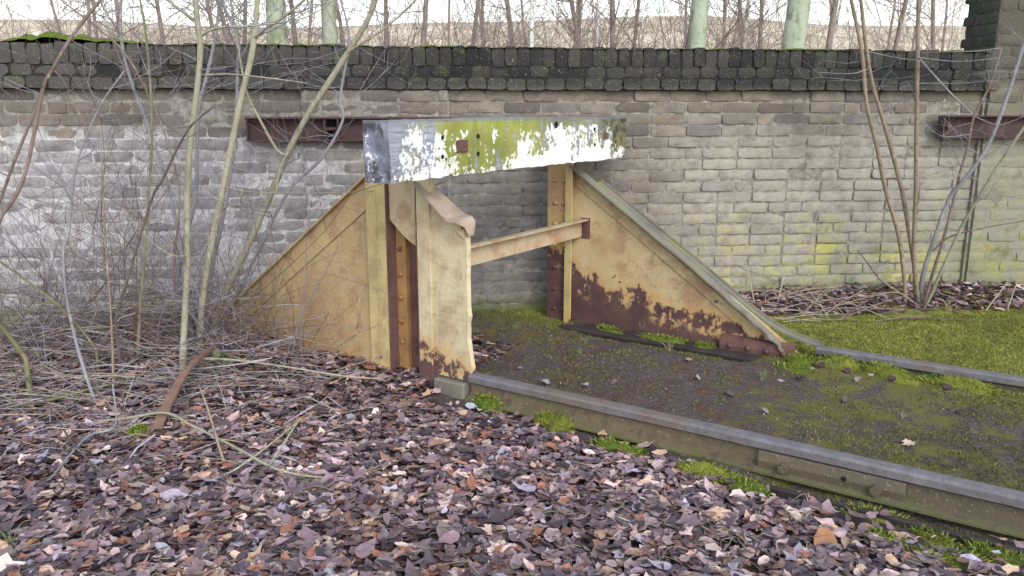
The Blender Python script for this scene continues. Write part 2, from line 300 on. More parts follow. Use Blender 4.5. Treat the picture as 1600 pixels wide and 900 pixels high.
class MB:
    def __init__(s): s.v = []; s.f = []
    def box(s, x0, x1, y0, y1, z0, z1):
        b = len(s.v); s.v += [(x, y, z) for z in (z0, z1) for y in (y0, y1) for x in (x0, x1)]
        s.f += [tuple(b + i for i in q) for q in ((0, 2, 3, 1), (4, 5, 7, 6), (0, 1, 5, 4), (2, 6, 7, 3), (0, 4, 6, 2), (1, 3, 7, 5))]; return s
    def prism(s, poly, axis, a0, a1):
        """poly of 2D points; axis y: (x,z) swept along y; axis x: (y,z) swept along x"""
        b = len(s.v); n = len(poly)
        for a in (a0, a1): s.v += [((p[0], a, p[1]) if axis == 'y' else (a, p[0], p[1])) for p in poly]
        s.f.append(tuple(b + i for i in range(n))); s.f.append(tuple(b + n + i for i in reversed(range(n))))
        for i in range(n): j = (i + 1) % n; s.f.append((b + i, b + n + i, b + n + j, b + j))
        return s
    def sweep(s, prof, path, close=True):
        """list of rings (each a list of points) joined"""
        b = len(s.v); n = len(path[0])
        for ring in path: s.v += [tuple(p) for p in ring]
        for k in range(len(path) - 1):
            for i in range(n): j = (i + 1) % n; s.f.append((b + k * n + i, b + k * n + j, b + (k + 1) * n + j, b + (k + 1) * n + i))
        s.f.append(tuple(b + i for i in reversed(range(n)))); s.f.append(tuple(b + (len(path) - 1) * n + i for i in range(n))); return s
    def cyl(s, c, axis, r, h, n=8, dome=False):
        """short cylinder / rivet head from point c along axis"""
        ax = Vector(axis).normalized(); u = ax.orthogonal().normalized(); v = ax.cross(u); c = Vector(c)
        rings = [(r, 0), (r, h)] if not dome else [(r, 0), (r * .9, h * .5), (r * .5, h * .95)]
        s.sweep(None, [[c + ax * hh + (u * math.cos(2 * math.pi * i / n) + v * math.sin(2 * math.pi * i / n)) * rr for i in range(n)] for rr, hh in rings]); return s
    def build(s, name, mat, parent=None, bevel=0., smooth=False):
        me = bpy.data.meshes.new(name); me.from_pydata(s.v, [], s.f); me.materials.append(mat)
        import bmesh
        bm = bmesh.new(); bm.from_mesh(me); bmesh.ops.recalc_face_normals(bm, faces=bm.faces)
        if bevel: bmesh.ops.bevel(bm, geom=list(bm.edges), offset=bevel, segments=1, affect='EDGES', clamp_overlap=True)
        bm.to_mesh(me); bm.free()
        if smooth: me.polygons.foreach_set('use_smooth', np.ones(len(me.polygons), bool))
        return link(name, me, parent)
def cat(pts, n=5):
    """Catmull-Rom through points"""
    P = [Vector(p) for p in pts]; P = [P[0] * 2 - P[1]] + P + [P[-1] * 2 - P[-2]]; out = []
    for i in range(1, len(P) - 2):
        for k in range(n):
            t = k / n; a, b, c, d = P[i - 1:i + 3]
            out.append(.5 * ((2 * b) + (c - a) * t + (2 * a - 5 * b + 4 * c - d) * t * t + (3 * b - a - 3 * c + d) * t ** 3))
    out.append(P[-2]); return out
def tube(path, r0, r1, n=6, wob=0.):
    """verts, quads of a tapered tube"""
    P = [Vector(p) for p in path]; L = len(P); V = []; F = []
    u = None
    for i, p in enumerate(P):
        d = (P[min(i + 1, L - 1)] - P[max(i - 1, 0)]); d = d.normalized() if d.length > 1e-9 else Vector((0, 0, 1))
        u = d.orthogonal().normalized() if u is None else (u - d * u.dot(d)).normalized()
        v = d.cross(u); r = r0 + (r1 - r0) * i / max(L - 1, 1)
        if wob: r *= 1 + wob * (random.random() - .5)
        for k in range(n): a = 2 * math.pi * k / n; V.append(p + (u * math.cos(a) + v * math.sin(a)) * r)
    for i in range(L - 1):
        for k in range(n): F.append((i * n + k, i * n + (k + 1) % n, (i + 1) * n + (k + 1) % n, (i + 1) * n + k))
    return V, F
class Tubes:
    def __init__(s): s.V = []; s.F = []; s.C = []; s.n = 0
    def add(s, path, r0, r1, n=4, col=None, wob=0.):
        V, F = tube(path, r0, r1, n, wob); s.V += V; s.F += [tuple(i + s.n for i in f) for f in F]
        if col is not None: s.C += [col] * len(V)
        s.n += len(V)
    def build(s, name, mat, parent=None, offset=None):
        V = np.array([tuple(v) for v in s.V], np.float32)
        if offset is not None: V -= np.array(offset, np.float32)
        return link(name, mesh_np(name, V, np.array(s.F, np.int32), mat, np.array(s.C, np.float32) if s.C else None, True), parent)
def bump_mesh(name, mat, rx, ry, h, seed, nu=26, nv=11, amp=.35, sc=5.):
    """a cushion: dome with knobbly surface, base slightly sunk"""
    V = []; F = []
    for j in range(nv):
        a = j / (nv - 1) * math.pi / 2
        for i in range(nu):
            b = 2 * math.pi * i / nu; d = Vector((math.cos(b) * math.cos(a), math.sin(b) * math.cos(a), math.sin(a)))
            k = 1 + amp * mnoise.noise(Vector((d.x * 1.7 + seed * 9, d.y * 1.7, d.z * 1.7))) + .22 * mnoise.noise(Vector((d.x * sc + seed, d.y * sc, d.z * sc + seed * 3)))
            V.append((d.x * rx * k, d.y * ry * k, d.z * h * k - .012))
    for j in range(nv - 1):
        for i in range(nu): F.append((j * nu + i, j * nu + (i + 1) % nu, (j + 1) * nu + (i + 1) % nu, (j + 1) * nu + i))
    return mesh_np(name, V, np.array(F, np.int32), mat, None, True)

# ------------------------------------------------------------------ terrain
def vnoise(x, y, s, seed=0.):
    """cheap smooth value noise"""
    x = np.asarray(x) * s + seed * 17.3; y = np.asarray(y) * s + seed * 5.1
    xi = np.floor(x); yi = np.floor(y); fx = x - xi; fy = y - yi
    fx = fx * fx * (3 - 2 * fx); fy = fy * fy * (3 - 2 * fy)
    def hsh(a, b): v = np.sin(a * 127.1 + b * 311.7 + seed) * 43758.5453; return v - np.floor(v)
    return (hsh(xi, yi) * (1 - fx) + hsh(xi + 1, yi) * fx) * (1 - fy) + (hsh(xi, yi + 1) * (1 - fx) + hsh(xi + 1, yi + 1) * fx) * fy
def sst(v, a, b): t = np.clip((v - a) / (b - a), 0, 1); return t * t * (3 - 2 * t)
def height(x, y):
    x = np.asarray(x, float); y = np.asarray(y, float); s, w_ = sw_np(x, y)
    h = -.005 + .035 * (vnoise(x, y, 1.3, 1) - .5) + .03 * (vnoise(x, y, 4, 2) - .5) + .012 * (vnoise(x, y, 13, 3) - .5)
    h = h - .016 * sst(s, 1.2, 2.4) * sst(w_, -.7, -.2)
    tr = sst(w_, -.025, .025) * sst(s, -.35, 0.0)                       # the track bed
    bed = .055 + .02 * (vnoise(x, y, 2.2, 5) - .5) + .014 * (vnoise(x, y, 9, 6) - .5) + .006 * (vnoise(x, y, 30, 7) - .5) - .01 * sst(w_, .3, 1.0) * sst(1.6 - w_, .2, .9)
    bed = bed + .03 * sst(w_, 1.5, 1.75)                                     # moss bank beyond the half-buried rail
    bed = bed - .04 * np.exp(-((w_ - 1.36) / .09) ** 2) * sst(s, 1.15, .95) * sst(s, -.7, -.4)
    h = h * (1 - tr) + bed * tr
    bk = sst(w_, .1, .6) * (1 - tr); h = h + bk * .045
    md = np.exp(-(((x + 1.75) / .75) ** 2 + ((y - 4.5) / .55) ** 2)); h = h + .10 * md
    md = np.exp(-(((x + 3.0) / .8) ** 2 + ((y - 4.7) / .6) ** 2)); h = h + .06 * md
    h = h + .05 * np.exp(-((s + .6) / .5) ** 2 - ((w_ + .05) / .35) ** 2)
    h = h + .06 * sst(y - wall_y(x), -.55, -.15) * sst(x, 1.2, 2.0) * (y < wall_y(x) + .1)
    hill = sst(y, 20, 70) * (8.2 + 1.5 * (vnoise(x, y, .06, 4) - .5)) + sst(y, 70, 300) * 4
    return h + np.where(y > 9, hill, 0)
def H(x, y): return float(height(np.array([x]), np.array([y]))[0])
xs = np.concatenate([-np.geomspace(400, 6, 30), np.linspace(-5.6, 5.6, 320), np.geomspace(6, 400, 30)])
ys = np.concatenate([np.linspace(-60, -1, 14), np.linspace(-.5, 1.4, 18), np.linspace(1.45, 6.7, 200), np.linspace(6.9, 20, 20), np.linspace(22, 80, 40), np.geomspace(85, 700, 14)])
X, Y = np.meshgrid(xs, ys); Z = height(X, Y)
nx, ny = len(xs), len(ys); idx = np.arange(nx * ny).reshape(ny, nx)
Fq = np.stack([idx[:-1, :-1], idx[:-1, 1:], idx[1:, 1:], idx[1:, :-1]], -1).reshape(-1, 4)
tag(link('ground', mesh_np('ground', np.stack([X, Y, Z], -1), Fq, M['ground'], None, True)), 'dark soil with moss between the rails and leaf mould around', None, None, 'structure')

# ------------------------------------------------------------------ brick wall
wall = thing('brick_wall', 'long weathered brick boundary wall with sooty black corbelled coping', 'wall', (0, 5.68, 0), math.atan(WK))
def brick_mesh(L, Hh, dep, seed, chip=.012, mat=None, rnd=.006):
    rs = np.random.default_rng(seed); nu, nv = 6, 4
    V = []; F = []
    for j in range(nv):
        for i in range(nu):
            a = -1 + 2 * i / (nu - 1); b = -1 + 2 * j / (nv - 1)
            ex = abs(a) > .99; ez = abs(b) > .99
            x = a * (L / 2) + (rs.normal() * .0035 if not ex else -np.sign(a) * abs(rs.normal()) * .0035)
            z = b * (Hh / 2) + (rs.normal() * .002 if not ez else -np.sign(b) * abs(rs.normal()) * .0022)
            y = rs.normal() * .0008
            if ex and ez: x -= np.sign(a) * rs.uniform(.05, 1) * rnd * 1.2; z -= np.sign(b) * rs.uniform(.2, 1) * rnd; y += .005
            elif ex or ez: y += .002 + abs(rs.normal()) * .0012
            V.append((x, y, z))
    for j in range(nv - 1):
        for i in range(nu - 1): q = j * nu + i; F.append((q, q + 1, q + nu + 1, q + nu))
    rim = [i for i in range(nu)] + [j * nu + nu - 1 for j in range(1, nv)] + [(nv - 1) * nu + i for i in range(nu - 2, -1, -1)] + [j * nu for j in range(nv - 2, 0, -1)]
    b0 = len(V)
    for q in rim: v = V[q]; V.append((v[0] * 1.003, dep, v[2] * 1.003))
    for k in range(len(rim)):
        k2 = (k + 1) % len(rim); F.append((rim[k2], rim[k], b0 + k, b0 + k2))
    return V, F
PITCHZ = .0795; ZT = 1.605
BV = {}
def variants(key, L, Hh, dep, n, mat, rnd=.006):
    BV[key] = []
    for i in range(n):
        V, F = brick_mesh(L, Hh, dep, hash(key) % 1 + 100 * i + len(key) * 7 + int(L * 1000), rnd=rnd)
        BV[key].append((V, F, mesh_np('brick_' + key, V, F, mat)))
variants('stretcher', .2535, .0715, .05, 14, M['brick']); variants('header', .1215, .0715, .05, 6, M['brick'])
variants('corbel', .130, .0775, .06, 10, M['cop'], .010); variants('coping', .086, .130, .10, 10, M['cop'], .007)
PIL = [(-1.42, -.44, .045), (3.50, 4.35, .05)]                      # pilaster and pier: x range along the wall, projection
class Joined:
    def __init__(s): s.V = []; s.F = []; s.n = 0
    def add(s, V, F, loc, flip):
        c = -1 if flip else 1
        s.V += [(loc[0] + c * v[0], loc[1] + v[1], loc[2] + c * v[2]) for v in V]; s.F += [tuple(i + s.n for i in f) for f in F]; s.n += len(V)
slots = []                                                             # (key, x, y, z, pier?)
XL, XR = -7.0, 8.0
nc = int(ZT / PITCHZ) + 2
for c in range(nc):
    z = ZT - PITCHZ * (c + .5)
    segs = [(XL, PIL[0][0], 0, 0), (PIL[0][0], PIL[0][1], -PIL[0][2], 1), (PIL[0][1], PIL[1][0], 0, 0), (PIL[1][0], PIL[1][1], -PIL[1][2], 1), (PIL[1][1], XR, 0, 0)]
    for a, b, yo, pr_ in segs:
        x = a + (.006 if yo else 0)
        first = .118 if c % 2 else .249
        if a == XL: first = rng.uniform(.1, .25)
        while x < b - .03:
            key = 'header' if (rng.random() < .06 or first < .12) else 'stretcher'; L0 = .249 if key == 'stretcher' else .117
            L = min(first if first != .249 else L0, b - .006 - x); first = .249
            if b - .006 - (x + L + .0125) < .05: L = b - .006 - x
            if L < .15 and key == 'stretcher': key, L0 = 'header', .117
            slots.append((key, x + L / 2, yo + rng.normal() * .0036, z + rng.normal() * .0024, pr_, L / L0)); x += L + .0115
# pier above the coping
for c in range(14):
    z = ZT + PITCHZ * (c + .5); x = 3.50 + .012 + (0 if c % 2 else -.0)
    if c % 2: slots.append(('header', x + .0585, -.05, z, 2, 1)); x += .1295
    while x < 4.33:
        L = min(.2535, 4.345 - x); slots.append(('stretcher', x + L / 2, -.05 + rng.normal() * .003, z, 2, L / .2535)); x += .2615
def imgsize(lx, z):
    p = Vector((lx * math.cos(math.atan(WK)), 5.68 + lx * math.sin(math.atan(WK)), z)); d = p - Vector((0, 0, CAMZ))
    yc = d.y * cp - d.z * sp; u = 800 + FPX * d.x / yc; v = 450 - FPX * (d.y * sp + d.z * cp) / yc
    return u, v
def vis(u, v):
    if not (5 < u < 1595 and 0 < v < 478): return 0
    if 567 < u < 977 and 190 < v < 285 - (u - 600) * .115: return 0
    if 575 < u < 735 and v > 280: return 0
    if u < 575 and v > 283 + (575 - u) * .92: return 0
    if 862 < u < 905 and v > 250: return 0
    if u > 905 and v > 262 + (u - 905) * .82 and u < 1240: return 0
    if u < 560: return .5
    return 1
sc_ = []
for k, sl_ in enumerate(slots):
    u, v = imgsize(sl_[1], sl_[3]); sc_.append((vis(u, v) * (1 if sl_[0] == 'stretcher' else .45) + rng.random() * .01, k))
pick = set(k for s_, k in sorted(sc_, reverse=True)[:300])
pier = MB().box(3.506, 4.34, -.044, .30, -.25, ZT + 14 * PITCHZ).build('pier', M['brick'], wall)
for c in range(14):
    z = ZT + PITCHZ * (c + .5)
    for q in range(2 if c % 2 else 3):
        L = .2535 if c % 2 else .1215; y = -.045 + (L + .008) * (q + .5)
        if y < .29: link('brick', BV['stretcher' if c % 2 else 'header'][int(rng.integers(6))][2], pier, (3.498, y, z), (0, 0, -math.pi / 2))
J = Joined()
for k, (key, x, y, z, pr, sx) in enumerate(slots):
    vi = rng.integers(len(BV[key])); fl = rng.random() < .5; V, F, me = BV[key][vi]
    if k in pick: link('brick', me, pier if pr == 2 else wall, (x, y, z), (rng.normal() * .012, (math.pi if fl else 0) + rng.normal() * .006, rng.normal() * .009), (sx, 1, 1))
    else: J.add([(v[0] * sx, v[1], v[2]) for v in V], F, (x, y, z), fl)
tag(link('brick_field', mesh_np('brick_field', J.V, J.F, M['brick']), wall), kind='stuff')
MB().box(XL, XR, .024, .30, -.3, ZT + .02).box(PIL[0][0] + .004, PIL[0][1] - .004, -.032, .0135, -.3, ZT - .006).build('mortar_core', M['mortar'], wall)
gxm = np.arange(-4.6, 5.4, .015); gzm = np.arange(-.06, ZT, .0133); GX, GZ = np.meshgrid(gxm, gzm)
GY = .0015 + .009 * vnoise(GX, GZ, 9, 81) * (.5 + .7 * vnoise(GX, GZ, 45, 82)) + .005 * sst(GX, -1.2, -.4); GY = np.where((GX > PIL[0][0]) & (GX < PIL[0][1]), GY - .045, GY); GY = np.where((GX > 3.5) & (GX < 4.35), GY + .05, GY)
ii = np.arange(GX.size).reshape(GX.shape); Fm = np.stack([ii[:-1, :-1], ii[:-1, 1:], ii[1:, 1:], ii[1:, :-1]], -1).reshape(-1, 4)
link('mortar_face', mesh_np('mortar_face', np.stack([GX, GY, GZ], -1), Fm, M['mortar']), wall)
MB().box(3.484, 3.5055, -.022, .02, -.25, ZT - .002).build('joint_fillet', M['mortar'], wall)
# corbel and coping courses
cj = Joined()
for row, (z, yo) in enumerate(((1.6435, -.062), (1.7245, -.048))):
    x = XL + row * .06
    while x < 3.49:
        L = .118; xx = x + L / 2; u, v = imgsize(xx, z); vi = rng.integers(10); V, F, me = BV['corbel'][vi]; fl = rng.random() < .5
        loc = (xx, yo + rng.normal() * .005, z + rng.normal() * .003); x += L + .0125 + abs(rng.normal()) * .004
        if -20 < u < 1600: link('corbel_brick', me, wall, loc, (rng.normal() * .006, (math.pi if fl else 0) + rng.normal() * .01, rng.normal() * .012))
        else: cj.add(V, F, loc, fl)
x = XL
while x < 3.47:
    xx = x + .036; u, v = imgsize(xx, 1.82); vi = rng.integers(10); V, F, me = BV['coping'][vi]; fl = rng.random() < .5
    loc = (xx, -.055 + rng.normal() * .003, 1.824 + rng.normal() * .003); x += .072 + .012 + abs(rng.normal()) * .004
    if -20 < u < 1600: link('coping_brick', me, wall, loc, (rng.normal() * .008, (math.pi if fl else 0) + rng.normal() * .014, rng.normal() * .015))
    else: cj.add(V, F, loc, fl)
tag(link('coping_field', mesh_np('coping_field', cj.V, cj.F, M['cop']), wall), kind='stuff')
MB().box(XL, 3.49, -.043, .30, ZT + .004, 1.868).build('coping_core', M['mortar'], wall)
# moss strip on top of the wall
V = []; F = []; nxm = 900; cx = np.linspace(XL, 3.48, nxm); nr = 6
for i, x in enumerate(cx):
    tall = .000 + .026 * vnoise(x, 0., 3, 8) + .018 * vnoise(x, 0., 14, 9) + .075 * math.exp(-((x + 2.85) / .30) ** 2) * (.6 + .8 * float(vnoise(x, 1., 18, 3)))
    for j in range(nr):
        a = j / (nr - 1); V.append((x, -.062 + .36 * a + .012 * (vnoise(x, j, 20, 2) - .5), 1.862 + float(tall) * math.sin(math.pi * min(1, a * 1.3 + .12)) ** .6 + .006 * float(vnoise(x * 40, j * 3., 1, 4))))
for i in range(nxm - 1):
    for j in range(nr - 1): q = i * nr + j; F.append((q, q + nr, q + nr + 1, q + 1))
tag(link('moss_cap', mesh_np('moss_cap', V, np.array(F, np.int32), M['moss'], None, True), wall), kind='stuff')

# ------------------------------------------------------------------ steel channels fixed across the pilaster and pier
def channel(lx0, lx1, proj, z0, z1, label, gap=None):
    t = thing('wall_channel', label, 'steel channel', (0, 5.68, 0), math.atan(WK), 'rusty channels bolted to the wall')
    t.location = (lx0 * math.cos(math.atan(WK)), 5.68 + lx0 * math.sin(math.atan(WK)), 0); L = lx1 - lx0; yb = -proj - .005; yf = yb - .075
    segs = [(0, L)] if not gap else [(0, gap[0]), (gap[1], L)]
    for a, b in segs: MB().box(a, b, yb - .008, yb, z0 + .011, z1 - .011).build('web', M['bracket'], t)
    MB().box(0, L, yf, yb, z1 - .011, z1).build('flange', M['bracket'], t); MB().box(0, L, yf, yb, z0, z0 + .011).build('flange', M['bracket'], t)
    ends = [.002, L - .012] if not gap else [.002, gap[0], gap[1] - .012, L - .012]
    for e in ends: MB().box(e, e + .011, yf + .006, yb - .008, z0 + .011, z1 - .011).build('stiffener', M['bracket'], t)
    zc = (z0 + z1) / 2
    if gap: MB().cyl((gap[0], yb - .03, zc), (1, 0, 0), .012, gap[1] - gap[0], 8).build('tie_rod', M['bracket'], t); MB().box(0.012, L - .012, yb + .001, yb + .004, z0 + .011, z1 - .011).build('gap_shade_sheet', M['dark'], t)  # near-black sheet stands for the shade behind the channel's gap
    for q in ([.07] if not gap else [.5, L - .1]): MB().cyl((q, yb - .008, zc), (0, -1, 0), .018, .022, 6).build('bolt', M['bracket'], t)
    return t
channel(-1.77, -.42, .045, 1.268, 1.424, 'rusty steel channel across the wall behind the buffer beam', (.50, .60))
channel(3.12, 4.55, .05, 1.27, 1.432, 'rusty steel channel across the tall brick pier')

# ------------------------------------------------------------------ buffer stop
bs = thing('buffer_stop', 'yellow rusty steel buffer stop with white flaking timber beam', 'buffer stop', (P0.x, P0.y, 0), TROT)
def plate(name, poly, w0, w1, mat, bevel=.0): return MB().prism(poly, 'y', w0, w1).build(name, mat, bs, bevel)
# -- cut-off bracket
plate('rear_gusset', [(-2.13, -.06), (-2.12, .10), (-.70, 1.115), (-.55, 1.20), (-.55, -.06)], -.004, .006, M['plate_near'])
def strip(name, pts, w0, w1, th, mat, lip=0., wav=0.):
    """sloping flange: pts (s,z), thickness th, an upturned lip on the far edge"""
    P = cat([(p[0], 0, p[1]) for p in pts], 4); rings = []
    for i, p in enumerate(P):
        d = (P[min(i + 1, len(P) - 1)] - P[max(i - 1, 0)]).normalized(); nn = Vector((-d.z, 0, d.x)); nn = nn if nn.z > 0 else -nn
        q = wav * math.sin(i * 1.9) * min(1, i / len(P) * 1.5)
        pr = [(w0, q), (w1, 0)] + ([(w1, lip), (w1 + .009, lip), (w1 + .009, -th)] if lip else [(w1, -th)]) + [(w0, q - th)]
        rings.append([Vector((p.x, a, p.z)) + nn * b for a, b in pr])
    return MB().sweep(None, rings).build(name, mat, bs)
strip('rear_flange', [(-2.16, .09), (-1.9, .265), (-1.4, .62), (-.705, 1.118), (-.66, 1.15)], -.035, .06, .010, M['plate_near'], .0)
strip('gusset_angle', [(-2.0, .115), (-1.4, .545), (-.705, 1.04)], -.014, -.005, .08, M['plate_near'])
MB().box(-.690, -.545, -.030, -.019, -.05, 1.36).build('rear_post', M['post_near'], bs, .002)
MB().box(-.622, -.612, -.0345, -.0305, -.05, 1.15).build('cover_strip', M['post_near'], bs)
MB().box(-.546, -.536, -.034, .09, -.05, 1.36).build('post_return', M['web'], bs)
MB().box(-.535, -.34, .062, .072, -.05, 1.36).build('post_web', M['web'], bs)
MB().box(-.534, -.478, .030, .041, -.05, 1.02).build('inner_angle', M['orust'], bs)
MB().box(-.478, -.467, .030, .061, -.05, 1.02).build('inner_angle', M['orust'], bs)
for z in (.74, .60, .47, .34, .22): MB().cyl((-.506, .030, z), (0, -1, 0), .015, .014, 8, True).build('rivet', M['orust'] if z < .7 else M['web'], bs, smooth=True)
for z in (.55, .30): MB().cyl((-.415, .062, z), (0, -1, 0), .015, .014, 8, True).build('rivet', M['web'], bs, smooth=True)
arc = [(-.535, .90)] + [(-.535 + .192 * math.sin(a), .772 + .13 * (1 - math.sin(a)) ** 1.4) for a in np.linspace(.12, math.pi / 2, 9)] + [(-.343, 1.36), (-.535, 1.36)]
plate('tie_plate', arc, -.012, -.002, M['hang'])
MB().box(-.342, -.333, -.030, .09, -.05, 1.36).build('front_post', M['web'], bs)
MB().box(-.332, -.245, -.034, -.022, -.06, 1.36).build('front_angle', M['stub'], bs, .002)
MB().box(-.332, -.250, -.0215, .02, .10, 1.36).build('post_filler', M['stub'], bs)
rs2 = np.random.default_rng(3)
edge = [(-.022 + (.024 * math.exp(-((z - .15) / .11) ** 2)) + rs2.normal() * .0022, z) for z in np.linspace(.10, .905, 22)]
plate('front_gusset', [(-.249, .10)] + edge + [(-.07, .925), (-.249, 1.04)], -.024, -.014, M['stub'])
rim_v = [[Vector((s_ + .0005, -.0255, z)), Vector((s_ + .006, -.0255, z)), Vector((s_ + .012, .0, z)), Vector((s_ + .004, .0, z))] for s_, z in edge]
MB().sweep(None, rim_v).build('bent_edge', M['stub'], bs)
MB().sweep(None, [[Vector((s_, w0, z)), Vector((s_, w1, z + q)), Vector((s_, w1, z + q - .010)), Vector((s_, w0, z - .010))] for s_, z, w0, w1, q in
    ((-.315, 1.112, -.075, .06, .0), (-.22, 1.045, -.09, .06, .0), (-.13, .978, -.10, .06, .004), (-.085, .945, -.10, .06, .010), (-.035, .936, -.085, .05, .014), (-.008, .915, -.05, .04, .010), (.004, .87, -.035, .01, .0))]).build('cut_flange', M['flangerust'], bs)
plate('gusset_angle', [(-.15, .925), (-.025, .845), (-.025, .885), (-.07, .915), (-.15, .965)], -.0335, -.0242, M['stub'])
MB().cyl((-.05, -.0336, .90), (0, -1, 0), .013, .012, 8, True).build('rivet', M['stub'], bs, smooth=True)
MB().box(-.235, -.03, -.05, .03, -.05, .085).build('footing_block', M['flange'], bs, .01)
# -- full bracket
W2 = 1.5
MB().box(-.452, -.30, W2 - .03, W2 - .018, -.02, 1.36).build('riveted_post', M['post_far'], bs, .002)
MB().box(-.312, -.30, W2 - .017, W2 + .09, -.02, 1.40).build('post_web', M['web'], bs)
MB().box(-.298, -.245, W2 - .062, W2 - .050, -.02, 1.40).build('front_angle', M['post_near'], bs, .002)
MB().box(-.298, -.286, W2 - .049, W2 - .006, -.02, 1.40).build('angle_return', M['post_near'], bs)
for z in (1.01, .86, .72, .57, .42, .27, .13):
    for s_ in (-.39, -.325): MB().cyl((s_, W2 - .03, z), (0, -1, 0), .016, .014, 8, True).build('rivet', M['post_far'], bs, smooth=True)
plate('triangular_gusset', [(-.285, .0), (-.285, 1.12), (-.22, 1.085), (.55, .565), (1.05, .225), (1.26, .08), (1.26, .0)], W2 - .006, W2 + .004, M['plate_far'])
strip('sloping_flange', [(-.26, 1.118), (.2, .805), (.62, .525), (.86, .352), (1.02, .235), (1.14, .145), (1.20, .085)], W2 - .078, W2 + .012, .010, M['flange'], .0, .007)
strip('outer_angle', [(-.10, 1.012), (.2, .809), (.62, .530), (.86, .362), (1.04, .245), (1.2, .175), (1.38, .135)], W2 + .0135, W2 + .055, .012, M['flange'], .016)
strip('gusset_angle', [(-.20, 1.035), (.5, .555), (1.0, .205), (1.16, .10)], W2 - .018, W2 - .007, .065, M['plate_far'])
MB().prism([(W2 - .15, .028), (W2 - .15, .040), (W2 - .006, .052), (W2 - .006, .028)], 'x', -.47, 1.10).build('base_angle', M['darksteel'], bs)
MB().prism([(W2 - .15, .0), (W2 - .156, .036), (W2 - .150, .042), (W2 - .142, .0)], 'x', -.47, 1.08).build('base_angle_edge', M['darksteel'], bs)
fp = MB().prism([(W2 - .06, .03), (W2 - .066, .075), (W2 - .05, .125), (W2 - .01, .135), (W2 - .01, .03)], 'x', .80, 1.24).build('fishplate', M['web'], bs, .003)
for s_ in (.87, .98, 1.09, 1.19): MB().cyl((s_, W2 - .063, .078), (0, -1, .15), .02, .022, 7, True).build('bolt', M['web'], fp, smooth=True)
# -- brace between the brackets
MB().prism([(-.205, .645), (-.205, .762), (-.145, .766), (-.145, .755), (-.195, .751), (-.195, .645)], 'y', -.02, W2 - .012).build('cross_brace', M['brace'], bs)
MB().box(-.2, -.135, W2 - .0115, W2 - .0065, .635, .772).build('brace_cleat', M['web'], bs)
# -- beam
def beam():
    s0, s1, w0, w1, z0, z1 = -.232, -.08, -.50, 1.87, 1.152, 1.428; nw = 60
    V = []; rings = []
    for i in range(nw + 1):
        w_ = w0 + (w1 - w0) * i / nw; prof = []
        for a, b in ((s1, z0), (s1, z0 + .1), (s1, z1 - .1), (s1, z1), (s1 - .07, z1), (s0, z1), (s0, z0), (s1 - .07, z0)):
            j = .0022 if i not in (0, nw) else .004
            prof.append(Vector((a + rng.normal() * j * .6, w_, b + rng.normal() * j * .6 + .003 * math.sin(w_ * 3))))
        for q, (da, db) in ((0, (-.006, .006)), (3, (-.007, -.007))): prof[q] += Vector((da * rng.random(), 0, db * rng.random()))
        rings.append(prof)
    return MB().sweep(None, rings).build('beam', M['beam'], bs)
bmo = beam()
def on_beam(u, v):
    r = ray(u, v); c = Vector((0, 0, CAMZ)); t = ((P0 - c).dot(D) - .08) / r.dot(D); q = c + r * t; d = q - P0; return d.dot(N), q.z
for u, v in ((691, 215), (691, 245), (747, 213), (747, 240), (869, 195), (929, 202), (929, 226), (962, 221)):
    w_, z = on_beam(u, v); MB().cyl((-.083, w_, z), (1, 0, 0), .012 if u != 869 else .02, .0055, 8).build('bolt_hole_shade', M['dark'], bmo)  # raised near-black discs paint the shade of holes, nothing is bored
w_, z = on_beam(721, 228); MB().box(-.079, -.066, w_ - .045, w_ + .04, z - .03, z + .03).build('iron_plate', M['web'], bmo, .004)
w_, z = on_beam(946, 212); MB().box(-.079, -.070, w_ - .03, w_ + .03, z - .02, z + .02).build('iron_plate', M['web'], bmo, .003)
for w_ in (0.0, W2): MB().box(-.545 if w_ == 0 else -.44, -.236, w_ - .045, w_ + .03, 1.17, 1.39).build('beam_packing', M['web'], bs)

# ------------------------------------------------------------------ rails
def rail_profile(hw=.034):
    return [(-.062, 0), (-.062, .010), (-.012, .028), (-.008, .085), (-hw, .100), (-hw, .128), (-hw + .008, .1385), (0, .1405), (hw - .008, .1385), (hw, .128), (hw, .100), (.008, .085), (.012, .028), (.062, .010), (.062, 0)]
def rail(name, label, w_, s0, s1, extra=None):
    t = thing(name, label, 'rail', (P0.x, P0.y, 0), TROT, 'rails of the buried track'); ns = 40; rings = []
    for i in range(ns + 1):
        s_ = s0 + (s1 - s0) * i / ns; j = .0016
        rings.append([Vector((s_, w_ + a + .004 * math.sin(s_ * 1.3), b + rng.normal() * j * .4)) for a, b in rail_profile()])
    MB().sweep(None, rings).build('rail_bar', M['rail'], t); return t
r1 = rail('rail', 'dull steel rail running up to the cut cut-off bracket, fishplate on its side', 0., -.012, 5.2)
MB().prism([(-.034, .014), (-.040, .05), (-.030, .090), (-.010, .092), (-.010, .028)], 'x', 1.49, 2.05).build('fishplate', M['rail'], r1, .003)
fh = MB().cyl((1.83, -.0385, .055), (0, -1, 0), .011, .002, 8).build('bolt_hole_shade', M['dark'], r1)  # hole shade painted as a dark disc on the fishplate
for s_ in (1.60, 1.95): MB().cyl((s_, -.037, .045), (0, -1, 0), .022, .024, 6).build('bolt', M['rail'], r1)
MB().prism([(-.150, -.06), (-.157, -.004), (-.150, .004), (-.138, .002), (-.138, -.06)], 'x', 1.5, 5.2).build('base_edge', M['darksteel'], r1)
r2 = rail('rail', 'mossy half-buried rail running out from the full-length full bracket', W2, 1.36, 5.6)
for s_ in (1.42, 1.56, 1.79, 2.05): MB().cyl((s_, W2 - .13 - .02 * (s_ > 1.5), .05), (0, -.6, 1), .020, .032, 6).build('bolt', M['bracket'], r2)

